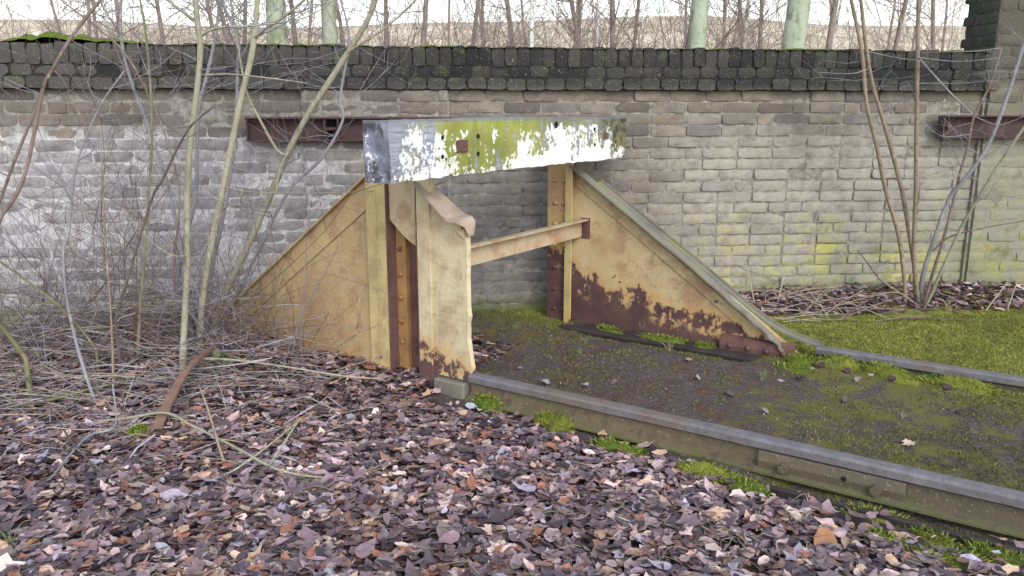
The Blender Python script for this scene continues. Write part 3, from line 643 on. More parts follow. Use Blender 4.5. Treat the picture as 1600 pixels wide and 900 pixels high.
# ------------------------------------------------------------------ leaf litter
def leaf_template(k, fine=False):
    """ovate, folded, lobed and broken leaves"""
    rs = np.random.default_rng(50 + k); n = 10 if not fine else 15; kind = k % 5
    a = np.linspace(0, 2 * np.pi, n, endpoint=False) + rs.normal(0, .06, n)
    r = 1 + rs.normal(0, .05, n); asp = rs.uniform(.58, .82); fold = rs.uniform(0, .25)
    if kind == 1: asp = rs.uniform(.42, .55); fold = rs.uniform(.5, 1.0)
    if kind == 2: r += .15 * np.cos(5 * a) + rs.normal(0, .13, n); asp = rs.uniform(.75, .95)
    if kind == 3: r = rs.uniform(.55, 1.15, n)
    if kind != 3: r[0] *= 1.35; r[1] *= .92; r[-1] *= .92
    x = np.cos(a) * r; y = np.sin(a) * r * asp
    cu, cv, tw_ = rs.uniform(-.15, .5), rs.uniform(-.2, .6), rs.uniform(-.3, .3)
    def z(x, y): return cu * x * x * .5 + cv * y * y * .7 + tw_ * x * y + fold * abs(y)
    P = [(0, 0, 0)] + [(.5 * q, .5 * p, float(z(.5 * q, .5 * p)) + rs.normal() * .015) for q, p in zip(x, y)] + [(q, p, float(z(q, p)) + rs.normal() * .06) for q, p in zip(x, y)]
    T = []
    for i in range(n):
        j = (i + 1) % n; T += [(0, 1 + i, 1 + j), (1 + i, 1 + n + i, 1 + n + j), (1 + i, 1 + n + j, 1 + j)]
    return np.array(P, np.float32), np.array(T, np.int32)
LT = []
for k in range(25):
    P_, T_ = leaf_template(k); n_ = (len(P_) - 1) // 2; Q_ = np.concatenate([P_[:1], P_[1 + n_:]]); LT.append((Q_, np.array([(0, 1 + i, 1 + (i + 1) % n_) for i in range(n_)], np.int32)))
PAL = np.array([(.075, .054, .062), (.125, .088, .096), (.18, .128, .135), (.26, .19, .19), (.39, .29, .265), (.54, .42, .365), (.46, .31, .20), (.27, .115, .065), (.34, .325, .37), (.038, .031, .038), (.20, .12, .085)], np.float32)
PW = np.array([.16, .19, .17, .13, .09, .06, .045, .04, .03, .08, .08]); PW /= PW.sum()
def in_litter(x, y):
    """leaf cover density 0..1 on the ground"""
    s, w_ = sw_np(x, y); n = vnoise(x, y, 2.5, 12)
    d = sst(-w_, .05, .16 + .3 * n) + 1. * (s < -.25) * (w_ > -.3) * sst(-w_, -.9, -.35)
    thin = sst(s, 1.3, 2.3) * sst(w_, -.75, -.25); d = d * (1 - .8 * thin * (n > .35))
    back = (x > 1.2) * sst(y - wall_y(x), -.62, -.40)
    lft = (x < -.9) * (w_ > -1)
    d = np.maximum(np.maximum(d, back), lft * .9)
    hole = vnoise(x, y, 1.1, 21); d = d * (1 - .5 * sst(hole, .86, .95))
    return np.clip(d, 0, 1) * (y < wall_y(x) - .02)
def scatter(n, x0, x1, y0, y1, dens):
    x = rng.uniform(x0, x1, n); y = y0 + (y1 - y0) * rng.random(n) ** 1.15; k = rng.random(n) < dens(x, y); return x[k], y[k]
def leaf_mesh(x, y, smin, smax, lift, pale=0.):
    n = len(x); z = height(x, y); Vs, Fs, Cs = [], [], []; off = 0
    kk = rng.integers(len(LT), size=n); sz = smin + (smax - smin) * rng.random(n) ** 1.3 * (1 + .5 * (rng.random(n) < .1))
    ci = rng.choice(len(PAL), n, p=PW); colr = PAL[ci] * np.array([1.16, 1.1, 1.17], np.float32) * rng.normal(1, .03, (n, 3)).astype(np.float32) * rng.uniform(.75, 1.25, (n, 1)); patch = vnoise(x, y, 1.6, 31)[:, None]; colr = colr * (.8 + .4 * patch)
    rz = rng.uniform(0, 2 * np.pi, n); tx = rng.normal(0, .18, n); ty = rng.normal(0, .18, n); up = rng.random(n) < .05; tx[up] += rng.choice([-1, 1], up.sum()) * .7
    for k in range(len(LT)):
        P, T = LT[k]; m = np.where(kk == k)[0]
        if not len(m): continue
        Q = P[None] * sz[m, None, None]
        ca, sa = np.cos(tx[m])[:, None], np.sin(tx[m])[:, None]; Q = np.stack([Q[..., 0], Q[..., 1] * ca - Q[..., 2] * sa, Q[..., 1] * sa + Q[..., 2] * ca], -1)
        ca, sa = np.cos(ty[m])[:, None], np.sin(ty[m])[:, None]; Q = np.stack([Q[..., 0] * ca + Q[..., 2] * sa, Q[..., 1], -Q[..., 0] * sa + Q[..., 2] * ca], -1)
        ca, sa = np.cos(rz[m])[:, None], np.sin(rz[m])[:, None]; Q = np.stack([Q[..., 0] * ca - Q[..., 1] * sa, Q[..., 0] * sa + Q[..., 1] * ca, Q[..., 2]], -1)
        Q[..., 0] += x[m, None]; Q[..., 1] += y[m, None]; Q[..., 2] += (z[m] + rng.uniform(.002, lift, len(m)))[:, None]
        Vs.append(Q.reshape(-1, 3)); Fs.append((T[None] + (off + np.arange(len(m)) * len(P))[:, None, None]).reshape(-1, 3)); off += len(m) * len(P)
        Cs.append(np.repeat(colr[m], len(P), 0) * rng.uniform(.88, 1.12, (len(m) * len(P), 1)))
    return np.concatenate(Vs), np.concatenate(Fs), np.concatenate(Cs)
ax_, ay_ = scatter(100000, -4.6, 2.6, 1.3, 5.7, in_litter); bx_, by_ = scatter(11000, 1.1, 5.2, 4.9, 6.4, in_litter)
Vl, Fl, Cl = leaf_mesh(np.concatenate([ax_, bx_]), np.concatenate([ay_, by_]), .011, .036, .034)
tag(link('leaf_litter', mesh_np('leaf_litter', Vl, Fl, M['litter'], Cl, False)), 'deep litter of small purple-brown fallen leaves covering the ground', 'leaf litter', None, 'stuff')
# the larger leaves that can be picked out one by one
def leaf_obj_mesh(k, mat, solid=.0008):
    P, T = leaf_template(200 + k, True); P = P.copy(); n = len(P); U = P.copy(); U[:, 2] -= .03
    st = np.array([(1.15, -.03, 0), (1.15, .03, 0), (2.0, .06, .12), (2.0, .03, .12)], np.float32)
    V = np.concatenate([P, U, st]); F = np.concatenate([T, T[:, ::-1] + n, np.array([(2 * n, 2 * n + 1, 2 * n + 2), (2 * n, 2 * n + 2, 2 * n + 3)], np.int32)])
    return mesh_np('fallen_leaf', V, F, mat)
LM = [[leaf_obj_mesh(c * 5 + k, M['leaf%d' % c]) for k in range(5)] for c in range(5)]
LLAB = ['dark purple-brown fallen leaf lying in the leaf litter', 'mauve grey fallen leaf lying in the leaf litter', 'pale tan curled leaf lying on the leaf litter', 'orange-brown dry leaf lying on the leaf litter', 'slate grey flat leaf lying on the leaf litter']
LGRP = ['dark leaves in the litter', 'mauve leaves in the litter', 'tan leaves in the litter', 'orange leaves in the litter', 'grey leaves in the litter']
def put_leaf(x, y, c, size, label=None, group=None, lift=.022):
    o = link('fallen_leaf', LM[c][random.randrange(5)], None, (x, y, H(x, y) + lift), (random.gauss(0, .28), random.gauss(0, .28), random.uniform(0, 6.28)), (size,) * 3)
    return tag(o, label or LLAB[c], 'leaf', group or LGRP[c])
cnt = 0
while cnt < 235:
    y = 1.75 + 2.4 * random.random() ** 1.5; x = random.uniform(-.66, .62) * y * 1.05
    if float(in_litter(np.array([x]), np.array([y]))[0]) < .7: continue
    c = random.choices(range(5), (.3, .3, .2, .1, .1))[0]; put_leaf(x, y, c, random.uniform(.024, .043)); cnt += 1
for u, v, c, sz, lab in ((1021, 724, 2, .05, 'large pale tan leaf standing on edge near the rail moss'), (1290, 842, 3, .06, 'large curled orange-brown leaf beside the exposed rail'), (1345, 852, 3, .045, 'reddish brown leaf beside the curled orange leaf near the rail'),
                         (805, 712, 3, .05, 'bright russet curled leaf in the middle of the litter'), (700, 835, 1, .05, None), (395, 800, 2, .05, None)):
    p = at_z(u, v, .02); put_leaf(p.x, p.y, c, sz, lab, None if lab is None else None)
for u, v, c in ((968, 575, 4), (880, 600, 2), (915, 602, 4), (1090, 585, 4), (1322, 620, 0), (1250, 588, 0), (1340, 592, 1), (1075, 560, 2), (812, 576, 4), (850, 598, 4), (1500, 640, 0), (1195, 640, 1), (1420, 690, 2), (1475, 600, 0), (1140, 612, 0), (960, 597, 0)):
    p = at_z(u, v, .07); put_leaf(p.x, p.y, c, random.uniform(.018, .032), 'stray %s leaf on the mossy soil between the rails' % LEAFC[c][0], 'stray %s leaves between the rails' % LEAFC[c][0], .014)

# ------------------------------------------------------------------ moss carpets, cushions, grass
def blades(x, y, hmin, hmax, wd, cols, cp_, lean=.6):
    n = len(x); z = height(x, y); h_ = rng.uniform(hmin, hmax, n); a = rng.uniform(0, 2 * np.pi, n); l = rng.normal(0, lean, n) * h_; b = rng.uniform(0, 2 * np.pi, n)
    base = np.stack([x, y, z - .002], -1); d = np.stack([np.cos(a), np.sin(a), np.zeros(n)], -1) * wd / 2
    tip = base + np.stack([np.cos(b) * l, np.sin(b) * l, h_], -1)
    V = np.stack([base - d, base + d, tip], 1).reshape(-1, 3); F = np.arange(3 * n).reshape(-1, 3)
    c = np.array(cols, np.float32)[rng.choice(len(cols), n, p=cp_)] * rng.uniform(.7, 1.25, (n, 1)) * (.5 + .55 * vnoise(x, y, 4.5, 71) + .5 * vnoise(x, y, 19, 72))[:, None]; return V, F, np.repeat(c, 3, 0)
def moss_d(x, y):
    s, w_ = sw_np(x, y); n = .38 * vnoise(x, y, 2.4, 41) + .34 * vnoise(x, y, 8, 42) + .28 * vnoise(x, y, 24, 43)
    ok = ((w_ > .05) | ((w_ > -.2) & (w_ < -.045) & (s > .55 + .5 * vnoise(x, y, 3, 9)))) * (s > -1.4) * (y < wall_y(x) - .03)
    b = .25 * sst(w_, 1.15, 1.5) + .10 * sst(s, -.2, 2.0) + .15 * sst(s, .1, -.5)
    back = (x > 1.2) * sst(y - wall_y(x), -.75, -.45)
    return ok * sst(n + b + .15 * (w_ < 0) - .6 * back, .54, .66)
gx, gy = scatter(260000, -.9, 4.8, 1.9, 5.9, moss_d)
s_, w_ = sw_np(gx, gy); bank = (w_ > 1.42)
V, F, C = blades(gx, gy, .004, .016, .006, [(.07, .085, .02), (.14, .155, .04), (.22, .23, .06), (.19, .15, .07)], [.3, .35, .2, .15])
tag(link('moss_carpet', mesh_np('moss_carpet', V, F, M['blades'], C)), 'thin green moss carpet over the track bed', 'moss', None, 'stuff')
bx2, by2 = gx[bank], gy[bank]; jj = rng.normal(0, .02, (2, len(bx2)))
V, F, C = blades(np.concatenate([bx2, bx2 + jj[0]]), np.concatenate([by2, by2 + jj[1]]), .004, .014, .006, [(.14, .16, .03), (.27, .29, .05), (.40, .41, .09), (.36, .31, .14)], [.25, .4, .25, .1])
tag(link('moss_bank', mesh_np('moss_bank', V, F, M['blades'], C)), 'bright yellow-green moss bank around and beyond the half-buried rail', 'moss', None, 'stuff')
def cushion(u, v, z, rx, ry, h_, label, mat='moss', seed=None, fuzz=260, xy=None):
    p = at_z(u, v, z) if xy is None else Vector((*xy, z)); t = thing('moss_cushion', label, 'moss', (p.x, p.y, H(p.x, p.y) - .004), random.uniform(-.4, .4) + TROT, 'moss cushions')
    sd_ = random.random() * 50; link('cushion', bump_mesh('moss_cushion', M[mat], rx, ry, h_, sd_), t)
    n = fuzz; a = rng.uniform(0, 2 * np.pi, n); r = np.sqrt(rng.random(n)); bx = np.cos(a) * r * rx; by = np.sin(a) * r * ry; bz = h_ * np.sqrt(np.clip(1 - r * r, 0, 1)) * .92
    d = rng.normal(0, .005, (n, 3)); base = np.stack([bx, by, bz], -1); tip = base + np.stack([bx * .12, by * .12, np.full(n, .012)], -1) + rng.normal(0, .006, (n, 3)); sd3 = np.cross(tip - base, rng.normal(size=(n, 3))); sd3 = sd3 / (np.linalg.norm(sd3, axis=1, keepdims=True) + 1e-9) * .003
    V = np.stack([base - sd3, base + sd3, tip], 1).reshape(-1, 3); c = np.array([(.08, .115, .02), (.18, .23, .035), (.28, .31, .06)])[rng.integers(3, size=n)]
    tag(link('fuzz', mesh_np('moss_fuzz', V, np.arange(3 * n).reshape(-1, 3), M['blades'], np.repeat(c, 3, 0)), t), kind='stuff')
    return t
for u, v, rx, ry, h_, lab, m in ((762, 630, .10, .055, .065, 'green moss tuft at the cut end of the exposed rail', 'moss'), (866, 654, .12, .06, .065, 'bright round moss cushion against the exposed rail web', 'moss_y'),
        (965, 697, .15, .065, .06, 'feathery moss cushion halfway along the exposed rail', 'moss'), (1000, 700, .05, .03, .03, 'tiny moss cushion beside the feathery one at the exposed rail', 'moss'),
        (1100, 735, .15, .06, .06, 'yellow moss cushion before the exposed rail fishplate', 'moss_y'), (1160, 752, .11, .06, .06, 'moss cushion at the start of the exposed rail fishplate', 'moss'),
        (1360, 788, .14, .04, .035, 'olive moss cushion below the exposed rail fishplate', 'moss_y'), (1460, 822, .10, .035, .035, 'mossy lump on the exposed rail base plate past the fishplate', 'moss_y'), (1560, 850, .12, .035, .03, 'moss lump on the base plate at the fully exposed exposed rail web', 'moss'),
        (1380, 828, .10, .05, .03, 'flat yellow moss pad at the leaf edge beside the base plate', 'moss_y'), (1480, 855, .14, .06, .03, 'wide moss pad between the leaf litter and base plate', 'moss_y'),
        (690, 597, .06, .03, .035, 'small dark moss on the footing of the cut cut-off bracket', 'moss'), (216, 682, .065, .05, .075, 'green moss tuft beside the rusty bar in the leaves', 'moss')):
    cushion(u, v, .02, rx, ry, h_, lab, m)
for s_, w_, rx, ry, h_, lab in ((1.30, 1.40, .10, .05, .06, 'thick moss at the tip of the full bracket'), (1.50, 1.42, .12, .05, .07, 'thick moss around the start of the half-buried rail'), (1.75, 1.40, .16, .05, .07, 'moss cushion piled along the half-buried rail web'), (2.1, 1.41, .2, .05, .06, 'long moss cushion further along the half-buried rail web'),
        (1.30, 1.27, .13, .06, .035, 'low moss pad in front of the full bracket tip'), (.45, 1.42, .17, .035, .035, 'moss growing on the base angle of the full bracket'), (.06, 1.43, .10, .03, .03, 'moss in the corner of the riveted post and gusset'), (.72, 1.42, .07, .03, .03, 'moss beside the rusty fishplate of the full bracket')):
    q = tw(s_, w_); c_ = cushion(0, 0, 0, rx, ry, h_, lab, 'moss' if s_ < 1.4 else 'moss_y', xy=(q.x, q.y))
    if s_ < 1 and w_ > 1.4: c_.location.z = .044
def tuft(u, v, z, n, hh, label, mat, xy=None, spread=.5):
    p = at_z(u, v, z) if xy is None else Vector((*xy, 0)); T = Tubes()
    for k in range(n):
        a = random.uniform(0, 6.28); l = hh * random.uniform(.5, 1.1); sp_ = l * spread * random.uniform(.4, 1.6); b = Vector((random.gauss(0, .008), random.gauss(0, .008), -.004))
        T.add(cat([b, b + Vector((math.cos(a) * sp_ * .4, math.sin(a) * sp_ * .4, l * .6)), b + Vector((math.cos(a) * sp_, math.sin(a) * sp_, l * random.uniform(.5, .95)))], 3), .0013, .0004, 3)
    o = T.build('grass_tuft', M[mat]); o.location = (p.x, p.y, H(p.x, p.y)); return tag(o, label, 'grass', 'grass tufts')
for u, v, n, h_, lab, m in ((915, 535, 26, .07, 'green grass tuft before the riveted post', 'grass'), (1045, 545, 16, .09, 'pale dry grass tuft under the full bracket base angle', 'straw'), (1190, 592, 24, .08, 'grey-green grass tuft below the full bracket tip', 'grass'), (1300, 580, 12, .09, 'thin grass tuft in moss at the half-buried rail start', 'grass'),
        (905, 553, 18, .05, 'short grass tuft in front of the riveted post grass', 'grass'), (630, 625, 26, .08, 'straw tuft in the leaves before the cut-off bracket', 'straw'), (775, 640, 16, .07, 'straw sprouting beside the moss at the cut rail end', 'straw'), (1250, 800, 22, .09, 'straw tuft in the litter below the fishplate', 'straw'), (1185, 790, 20, .07, 'straw tuft beside the large tan leaf', 'straw'),
        (780, 850, 30, .09, 'curly dry grass tuft in the middle of the litter', 'straw'), (670, 800, 14, .06, 'green grass blades in the leaf litter', 'grass'), (430, 800, 24, .07, 'yellowish grass tuft in the leaf litter under the bent branch', 'straw'), (15, 840, 22, .08, 'green grass tuft poking through the leaves', 'grass'), (360, 740, 16, .08, 'straw tuft at the foot of the leaning stick', 'straw'), (1030, 870, 40, .06, 'flat yellow grass patch in the litter', 'straw'),
        (1480, 495, 30, .10, 'pale straw tuft at the edge of the moss bank', 'straw'), (1400, 500, 20, .08, 'straw tuft below the tan shrub stems', 'straw'), (740, 520, 18, .06, 'grass tuft at the wall foot between the brackets', 'grass'), (805, 515, 16, .06, 'grass tuft near the wall foot by the riveted post', 'grass'), (1410, 650, 14, .04, 'pale dry grass bit between the rails', 'straw'), (1520, 672, 12, .04, 'small straw bit on the mossy track bed', 'straw')):
    tuft(u, v, .05, n, h_, lab, m)
def bits(n, x0, x1, y0, y1, dens, smin, smax, cols):
    x, y = scatter(n, x0, x1, y0, y1, dens); n = len(x); z = height(x, y); sz = rng.uniform(smin, smax, n); T4 = np.array([(0, 0, 1), (.9, 0, -.3), (-.5, .8, -.3), (-.5, -.8, -.3)])
    V = T4[None] * sz[:, None, None] * rng.uniform(.5, 1.4, (n, 4, 1)); a = rng.uniform(0, 6.28, n); ca, sa = np.cos(a)[:, None], np.sin(a)[:, None]
    V = np.stack([V[..., 0] * ca - V[..., 1] * sa + x[:, None], V[..., 0] * sa + V[..., 1] * ca + y[:, None], V[..., 2] * .7 + z[:, None]], -1)
    F = (np.array([(0, 1, 2), (0, 2, 3), (0, 3, 1)])[None] + (np.arange(n) * 4)[:, None, None]).reshape(-1, 3)
    c = np.array(cols)[rng.integers(len(cols), size=n)] * rng.uniform(.7, 1.3, (n, 1)); return V.reshape(-1, 3), F, np.repeat(c, 4, 0)
def bed_d(x, y):
    s, w_ = sw_np(x, y); return (w_ > .05) * (w_ < 1.45) * (s > -.9) * (y < wall_y(x) - .03) * (.35 + .65 * vnoise(x, y, 3, 61))
V, F, C = bits(42000, -.9, 4.2, 1.9, 5.7, bed_d, .0015, .0055, [(.07, .055, .052), (.13, .10, .09), (.22, .18, .16), (.14, .08, .07), (.38, .35, .31), (.24, .22, .13)])
tag(link('soil_crumbs', mesh_np('soil_crumbs', V, F, M['blades'], C)), 'loose brown soil crumbs and cinders between the rails', 'soil', None, 'stuff')
T = Tubes()
for k in range(1500):
    y = 1.7 + 3.4 * random.random() ** 1.4; x = random.uniform(-.68, .62) * y * 1.05
    if float(in_litter(np.array([x]), np.array([y]))[0]) < .4: continue
    a = random.uniform(0, 6.28); L = random.uniform(.03, .14); d = Vector((math.cos(a), math.sin(a), 0)); p = Vector((x, y, H(x, y) + random.uniform(.022, .045))); q = Vector((random.gauss(0, .02), random.gauss(0, .02), random.uniform(0, .02)))
    T.add(cat([p - d * L / 2, p + q, p + d * L / 2 + Vector((0, 0, random.uniform(-.008, .02)))], 3), random.uniform(.0007, .0018), .0006, 3, random.choice([(.42, .36, .25), (.34, .27, .2), (.2, .15, .13), (.30, .31, .17), (.13, .1, .09)]))
tag(T.build('litter_straw', M['twig']), 'dry grass stalks and tiny twigs strewn over the leaf litter', 'straw', None, 'stuff')
# little stones on the track bed
for k, (u, v, sz) in enumerate(((1220, 590, .02), (935, 570, .012), (1360, 585, .022), (1270, 575, .02), (1100, 605, .012), (1030, 600, .010), (880, 566, .012), (1550, 620, .014))):
    p = at_z(u, v, .06); o = link('stone', bump_mesh('stone', M['wirem'], sz * 1.2, sz, sz * .8, k + .5, 10, 5, .5, 2.), None, (p.x, p.y, H(p.x, p.y))); tag(o, 'small grey stone on the mossy track bed', 'stone', 'stones on the track bed')

# ------------------------------------------------------------------ saplings and shrubs
def grow(T, p, d, L, r, lev, col=None, up=.15, k=4, sides=4):
    """a wavy twig with side twigs"""
    path = [Vector(p)]; d = Vector(d).normalized(); st = L / k
    for i in range(k):
        d = (d + Vector((random.gauss(0, .16), random.gauss(0, .16), random.gauss(0, .14) + up * .3))).normalized(); path.append(path[-1] + d * st)
    T.add(path, r, r * .35, sides, col)
    if lev > 0:
        for i in range(1, k + 1):
            if random.random() < .75:
                a = Vector((random.gauss(0, 1), random.gauss(0, .7), random.gauss(.2, .7))).normalized()
                grow(T, path[i], (d * .8 + a * .9), L * random.uniform(.35, .65), r * .55, lev - 1, col, up, max(3, k - 1), 3)
def stem(pxs, y0, y1, base_z=None, n=5):
    """pixels from foot to tip; depth runs from y0 to y1"""
    P = []
    for i, (u, v) in enumerate(pxs): P.append(at_depth(u, v, y0 + (y1 - y0) * i / (len(pxs) - 1)))
    P[0] = P[0].copy(); return cat(P, n)
def foot_depth(u, v):
    y = 4.5
    for _ in range(12):
        p = at_depth(u, v, y); g = at_z(u, v, H(p.x, p.y)); y = g.y
    return y
def root_path(P):
    """carry a stem down into the ground below its lowest point"""
    p = P[0]; q = Vector((p.x, p.y, H(p.x, p.y) - .03)); return ([q] if q.z < p.z - .01 else []) + P
def sapling(label, mat, main, y0, y1, r0, r1, side=(), ntw=10, twL=.5, twr=.0035, twmat=None, tl=(.35, 1.), up=.1, group='saplings in front of the wall', name='sapling', lev=1):
    P = root_path(stem(main, y0, y1)); t = thing(name, label, 'sapling' if name == 'sapling' else 'shrub', tuple(P[0]), 0, group); off = tuple(P[0])
    T = Tubes(); T.add(P, r0 * 1.15, r1 * 1.1, 8, wob=.22); T.build('stem', M[mat], t, off)
    for pts, a, b, ra, rb in side:
        T = Tubes(); Q = stem(pts, a, b); T.add(Q, ra, rb, 6, wob=.1); T.build('branch', M[mat], t, off); P = P + Q[len(Q) // 3:]
    if ntw:
        T = Tubes()
        for k in range(ntw):
            if ntw <= 5: T = Tubes()
            i = int((tl[0] + (tl[1] - tl[0]) * random.random()) * (len(P) - 1)); grow(T, P[i], (random.gauss(0, 1), random.gauss(-.1, .5), random.uniform(-.15, .8)), twL * random.uniform(.5, 1.2), twr, lev if ntw > 5 else 0, None, up)
            if ntw <= 5: T.build('twig', M[twmat or mat], t, off)
        if ntw > 5: tag(T.build('twigs', M[twmat or mat], t, off), kind='stuff')
    return t
px = FPX
sapling('upright olive sapling with its fork above the wall top', 'bark_green', [(284, 598), (287, 530), (290, 470), (293, 400), (292, 330), (296, 240), (302, 187), (310, 120), (313, 67), (308, 32), (303, -30)], 4.15, 4.3, .0165, .0125,
        [([(308, 34), (290, 22), (262, 0), (230, -25)], 4.3, 4.2, .008, .006), ([(313, 62), (318, 54), (342, 43), (400, 40), (475, 28), (530, -5)], 4.3, 4.15, .0075, .003), ([(312, 118), (360, 116), (420, 122), (480, 130)], 4.28, 4.1, .005, .0025), ([(292, 400), (270, 399), (245, 384), (210, 350), (190, 325)], 4.17, 4.1, .0045, .0025)], 16, .5, .003, 'bark_grey')
sapling('olive sapling leaning gently beside the upright one', 'bark_green', [(312, 545), (316, 470), (331, 379), (345, 310), (361, 230), (375, 160), (390, 101), (398, 53), (401, 16), (404, -30)], 4.5, 4.45, .017, .013,
        [([(398, 58), (418, 42), (445, 25), (480, -4)], 4.45, 4.3, .009, .006), ([(352, 292), (395, 300), (470, 302), (560, 300)], 4.47, 4.3, .0045, .002), ([(345, 325), (380, 318), (420, 312)], 4.5, 4.4, .004, .002)], 16, .5, .003, 'bark_grey')
sapling('thick olive sapling leaning far over towards the beam', 'bark_green', [(332, 520), (347, 470), (382, 395), (411, 331), (435, 275), (454, 230), (484, 174), (513, 130), (545, 80), (575, 30), (592, -20)], 4.75, 4.5, .0185, .013,
        [([(447, 243), (432, 233), (406, 187), (387, 149), (375, 92), (366, 40), (358, -20)], 4.6, 4.55, .009, .006), ([(450, 238), (438, 262), (428, 320), (420, 365)], 4.6, 4.4, .005, .003), ([(545, 80), (600, 45), (640, 10), (668, -20)], 4.52, 4.45, .006, .004)], 20, .6, .003, 'bark_grey')
sapling('slim grey sapling behind the upright olive one', 'bark_grey', [(270, 540), (275, 470), (284, 390), (305, 310), (310, 176), (323, 120), (337, 53), (345, -20)], 4.9, 4.9, .012, .008, [], 14, .5, .003)
sapling('pale grey sapling with a crooked stem between the olive ones', 'bark_grey', [(322, 520), (330, 430), (350, 330), (366, 230), (370, 160), (371, 107), (372, 60), (350, 10), (345, -20)], 5.0, 4.9, .011, .008, [([(371, 100), (395, 60), (430, 45), (470, 20)], 4.9, 4.8, .006, .003)], 14, .6, .003)
sapling('bluish grey sapling slanting away from the olive group beyond the twig tangle', 'bark_grey', [(300, 520), (285, 400), (262, 290), (235, 208), (213, 149), (197, 101), (189, 53), (189, -20)], 4.8, 4.7, .010, .008, [], 14, .5, .003)
sapling('grey sapling crossing behind the thick leaning olive one', 'bark_grey', [(320, 560), (350, 500), (400, 400), (450, 300), (500, 250), (535, 190), (532, 150), (545, 60), (530, -10)], 5.05, 5.0, .0105, .006, [], 12, .5, .003)
sapling('thin mossy green sapling standing apart from the olive group', 'bark_moss', [(214, 570), (220, 470), (227, 390), (232, 310), (237, 230), (237, 173), (233, 107), (226, 40), (215, -20)], 4.3, 4.4, .0075, .005, [], 8, .4, .0025, 'bark_grey')
sapling('straight pale tan cane standing in the brush pile', 'bark_tan', [(178, 618), (175, 530), (172, 470), (165, 379), (160, 283), (158, 225)], 3.9, 4.0, .006, .003, [], 3, .25, .002)
sapling('pale lilac stem with a crooked foot in the brush pile', 'bark_grey', [(152, 635), (133, 583), (115, 519), (103, 458), (99, 393), (107, 363), (115, 283), (128, 230), (160, 160), (195, 110)], 3.75, 4.2, .008, .004, [], 14, .45, .003)
sapling('dark slanting stem forking over the mossy coping', 'bark_brown', [(-60, 560), (-20, 400), (0, 342), (19, 315), (35, 283), (48, 235), (67, 139), (80, 112), (115, 53), (157, 0), (180, -30)], 3.7, 4.0, .010, .006, [([(67, 139), (50, 185), (27, 240), (5, 300), (-20, 370)], 3.95, 3.8, .007, .007), ([(82, 108), (100, 128), (125, 180), (140, 210)], 3.98, 4.0, .004, .002)], 10, .5, .003, 'bark_brown')
sapling('dark thin stem slanting across the upright olive sapling', 'bark_dark', [(180, 500), (235, 318), (254, 281), (278, 230), (300, 195), (331, 168)], 4.0, 3.95, .0065, .004, [], 4, .3, .002)
sapling('long dark stem arching back over the wall coping', 'bark_brown', [(275, 560), (272, 420), (280, 300), (250, 190), (200, 90), (150, 42), (88, -5)], 4.5, 4.6, .006, .004, [], 8, .5, .0025)
sapling('mossy sapling leaning low out of the brush', 'bark_moss', [(40, 560), (10, 520), (-20, 490), (-80, 420)], 3.9, 3.7, .012, .007, [], 4, .4, .003)
sapling('slanting olive cane crossing the brush pile', 'bark_moss', [(150, 545), (118, 505), (80, 468), (30, 430), (-20, 395)], 4.1, 3.9, .007, .004, [([(80, 468), (20, 500), (-30, 560)], 4.0, 3.8, .004, .003)], 6, .4, .0025, 'bark_dark')
# free tangle of fine twigs across the left wall
T = Tubes()
for k in range(290):
    u = random.uniform(-30, 470); v = random.uniform(430, 540); p = at_depth(u, v, random.uniform(4.2, 5.1)); p.z = H(p.x, p.y)
    c = random.choice([(.26, .24, .29), (.36, .34, .39), (.15, .105, .10), (.10, .08, .075), (.25, .19, .15), (.23, .15, .145)])
    if random.random() < .55: grow(T, p, (random.gauss(0, .45), random.gauss(0, .25), 1), random.uniform(.4, 1.5), random.uniform(.0015, .0035), 1, c, .05, 6, 3)
    else: grow(T, p, (random.gauss(0, 1), random.gauss(0, .35), random.uniform(.2, .8)), random.uniform(.4, .9), random.uniform(.0015, .003), 1, c, 0, 5, 3)
tag(T.build('twig_tangle', M['twig']), 'tangle of fine bare twigs in front of the pale bloomed wall', 'twigs', None, 'stuff')
T = Tubes()
for k in range(1500):
    x = random.uniform(-3.5, -.9); y = random.uniform(3.75, 5.2) if random.random() < .75 else random.uniform(3.1, 4.2)
    s_, w_ = sw_np(np.array([x]), np.array([y]))
    if float(w_[0]) > -.08 and float(s_[0]) > -2.3: continue
    if x > -1.5 and random.random() < .6: continue
    hp = .36 * math.exp(-((x + 2.2) / .75) ** 2 - ((y - 4.55) / .5) ** 2) + .22 * math.exp(-((x + 1.6) / .35) ** 2 - ((y - 4.6) / .3) ** 2) + .05
    p = Vector((x, y, H(x, y) + random.random() * hp)); a = random.uniform(0, 6.28); L = random.uniform(.2, .8); d = Vector((math.cos(a), math.sin(a) * .6, random.gauss(0, .16)))
    c = random.choice([(.32, .29, .33), (.42, .38, .40), (.24, .18, .16), (.15, .12, .11), (.40, .32, .25), (.30, .28, .26)])
    path = [p - d * L / 2, p - d * L * .15 + Vector((0, random.gauss(0, .03), random.gauss(0, .02))), p + d * L * .2 + Vector((0, random.gauss(0, .03), random.gauss(0, .02))), p + d * L / 2]
    for q in path: q.z = max(q.z, H(q.x, q.y) + .015)
    T.add(path, random.uniform(.0016, .0048), .0012, 3, c)
tag(T.build('brush_pile', M['twig']), 'heap of cut grey and brown twigs on the leaf litter', 'brush', None, 'stuff')
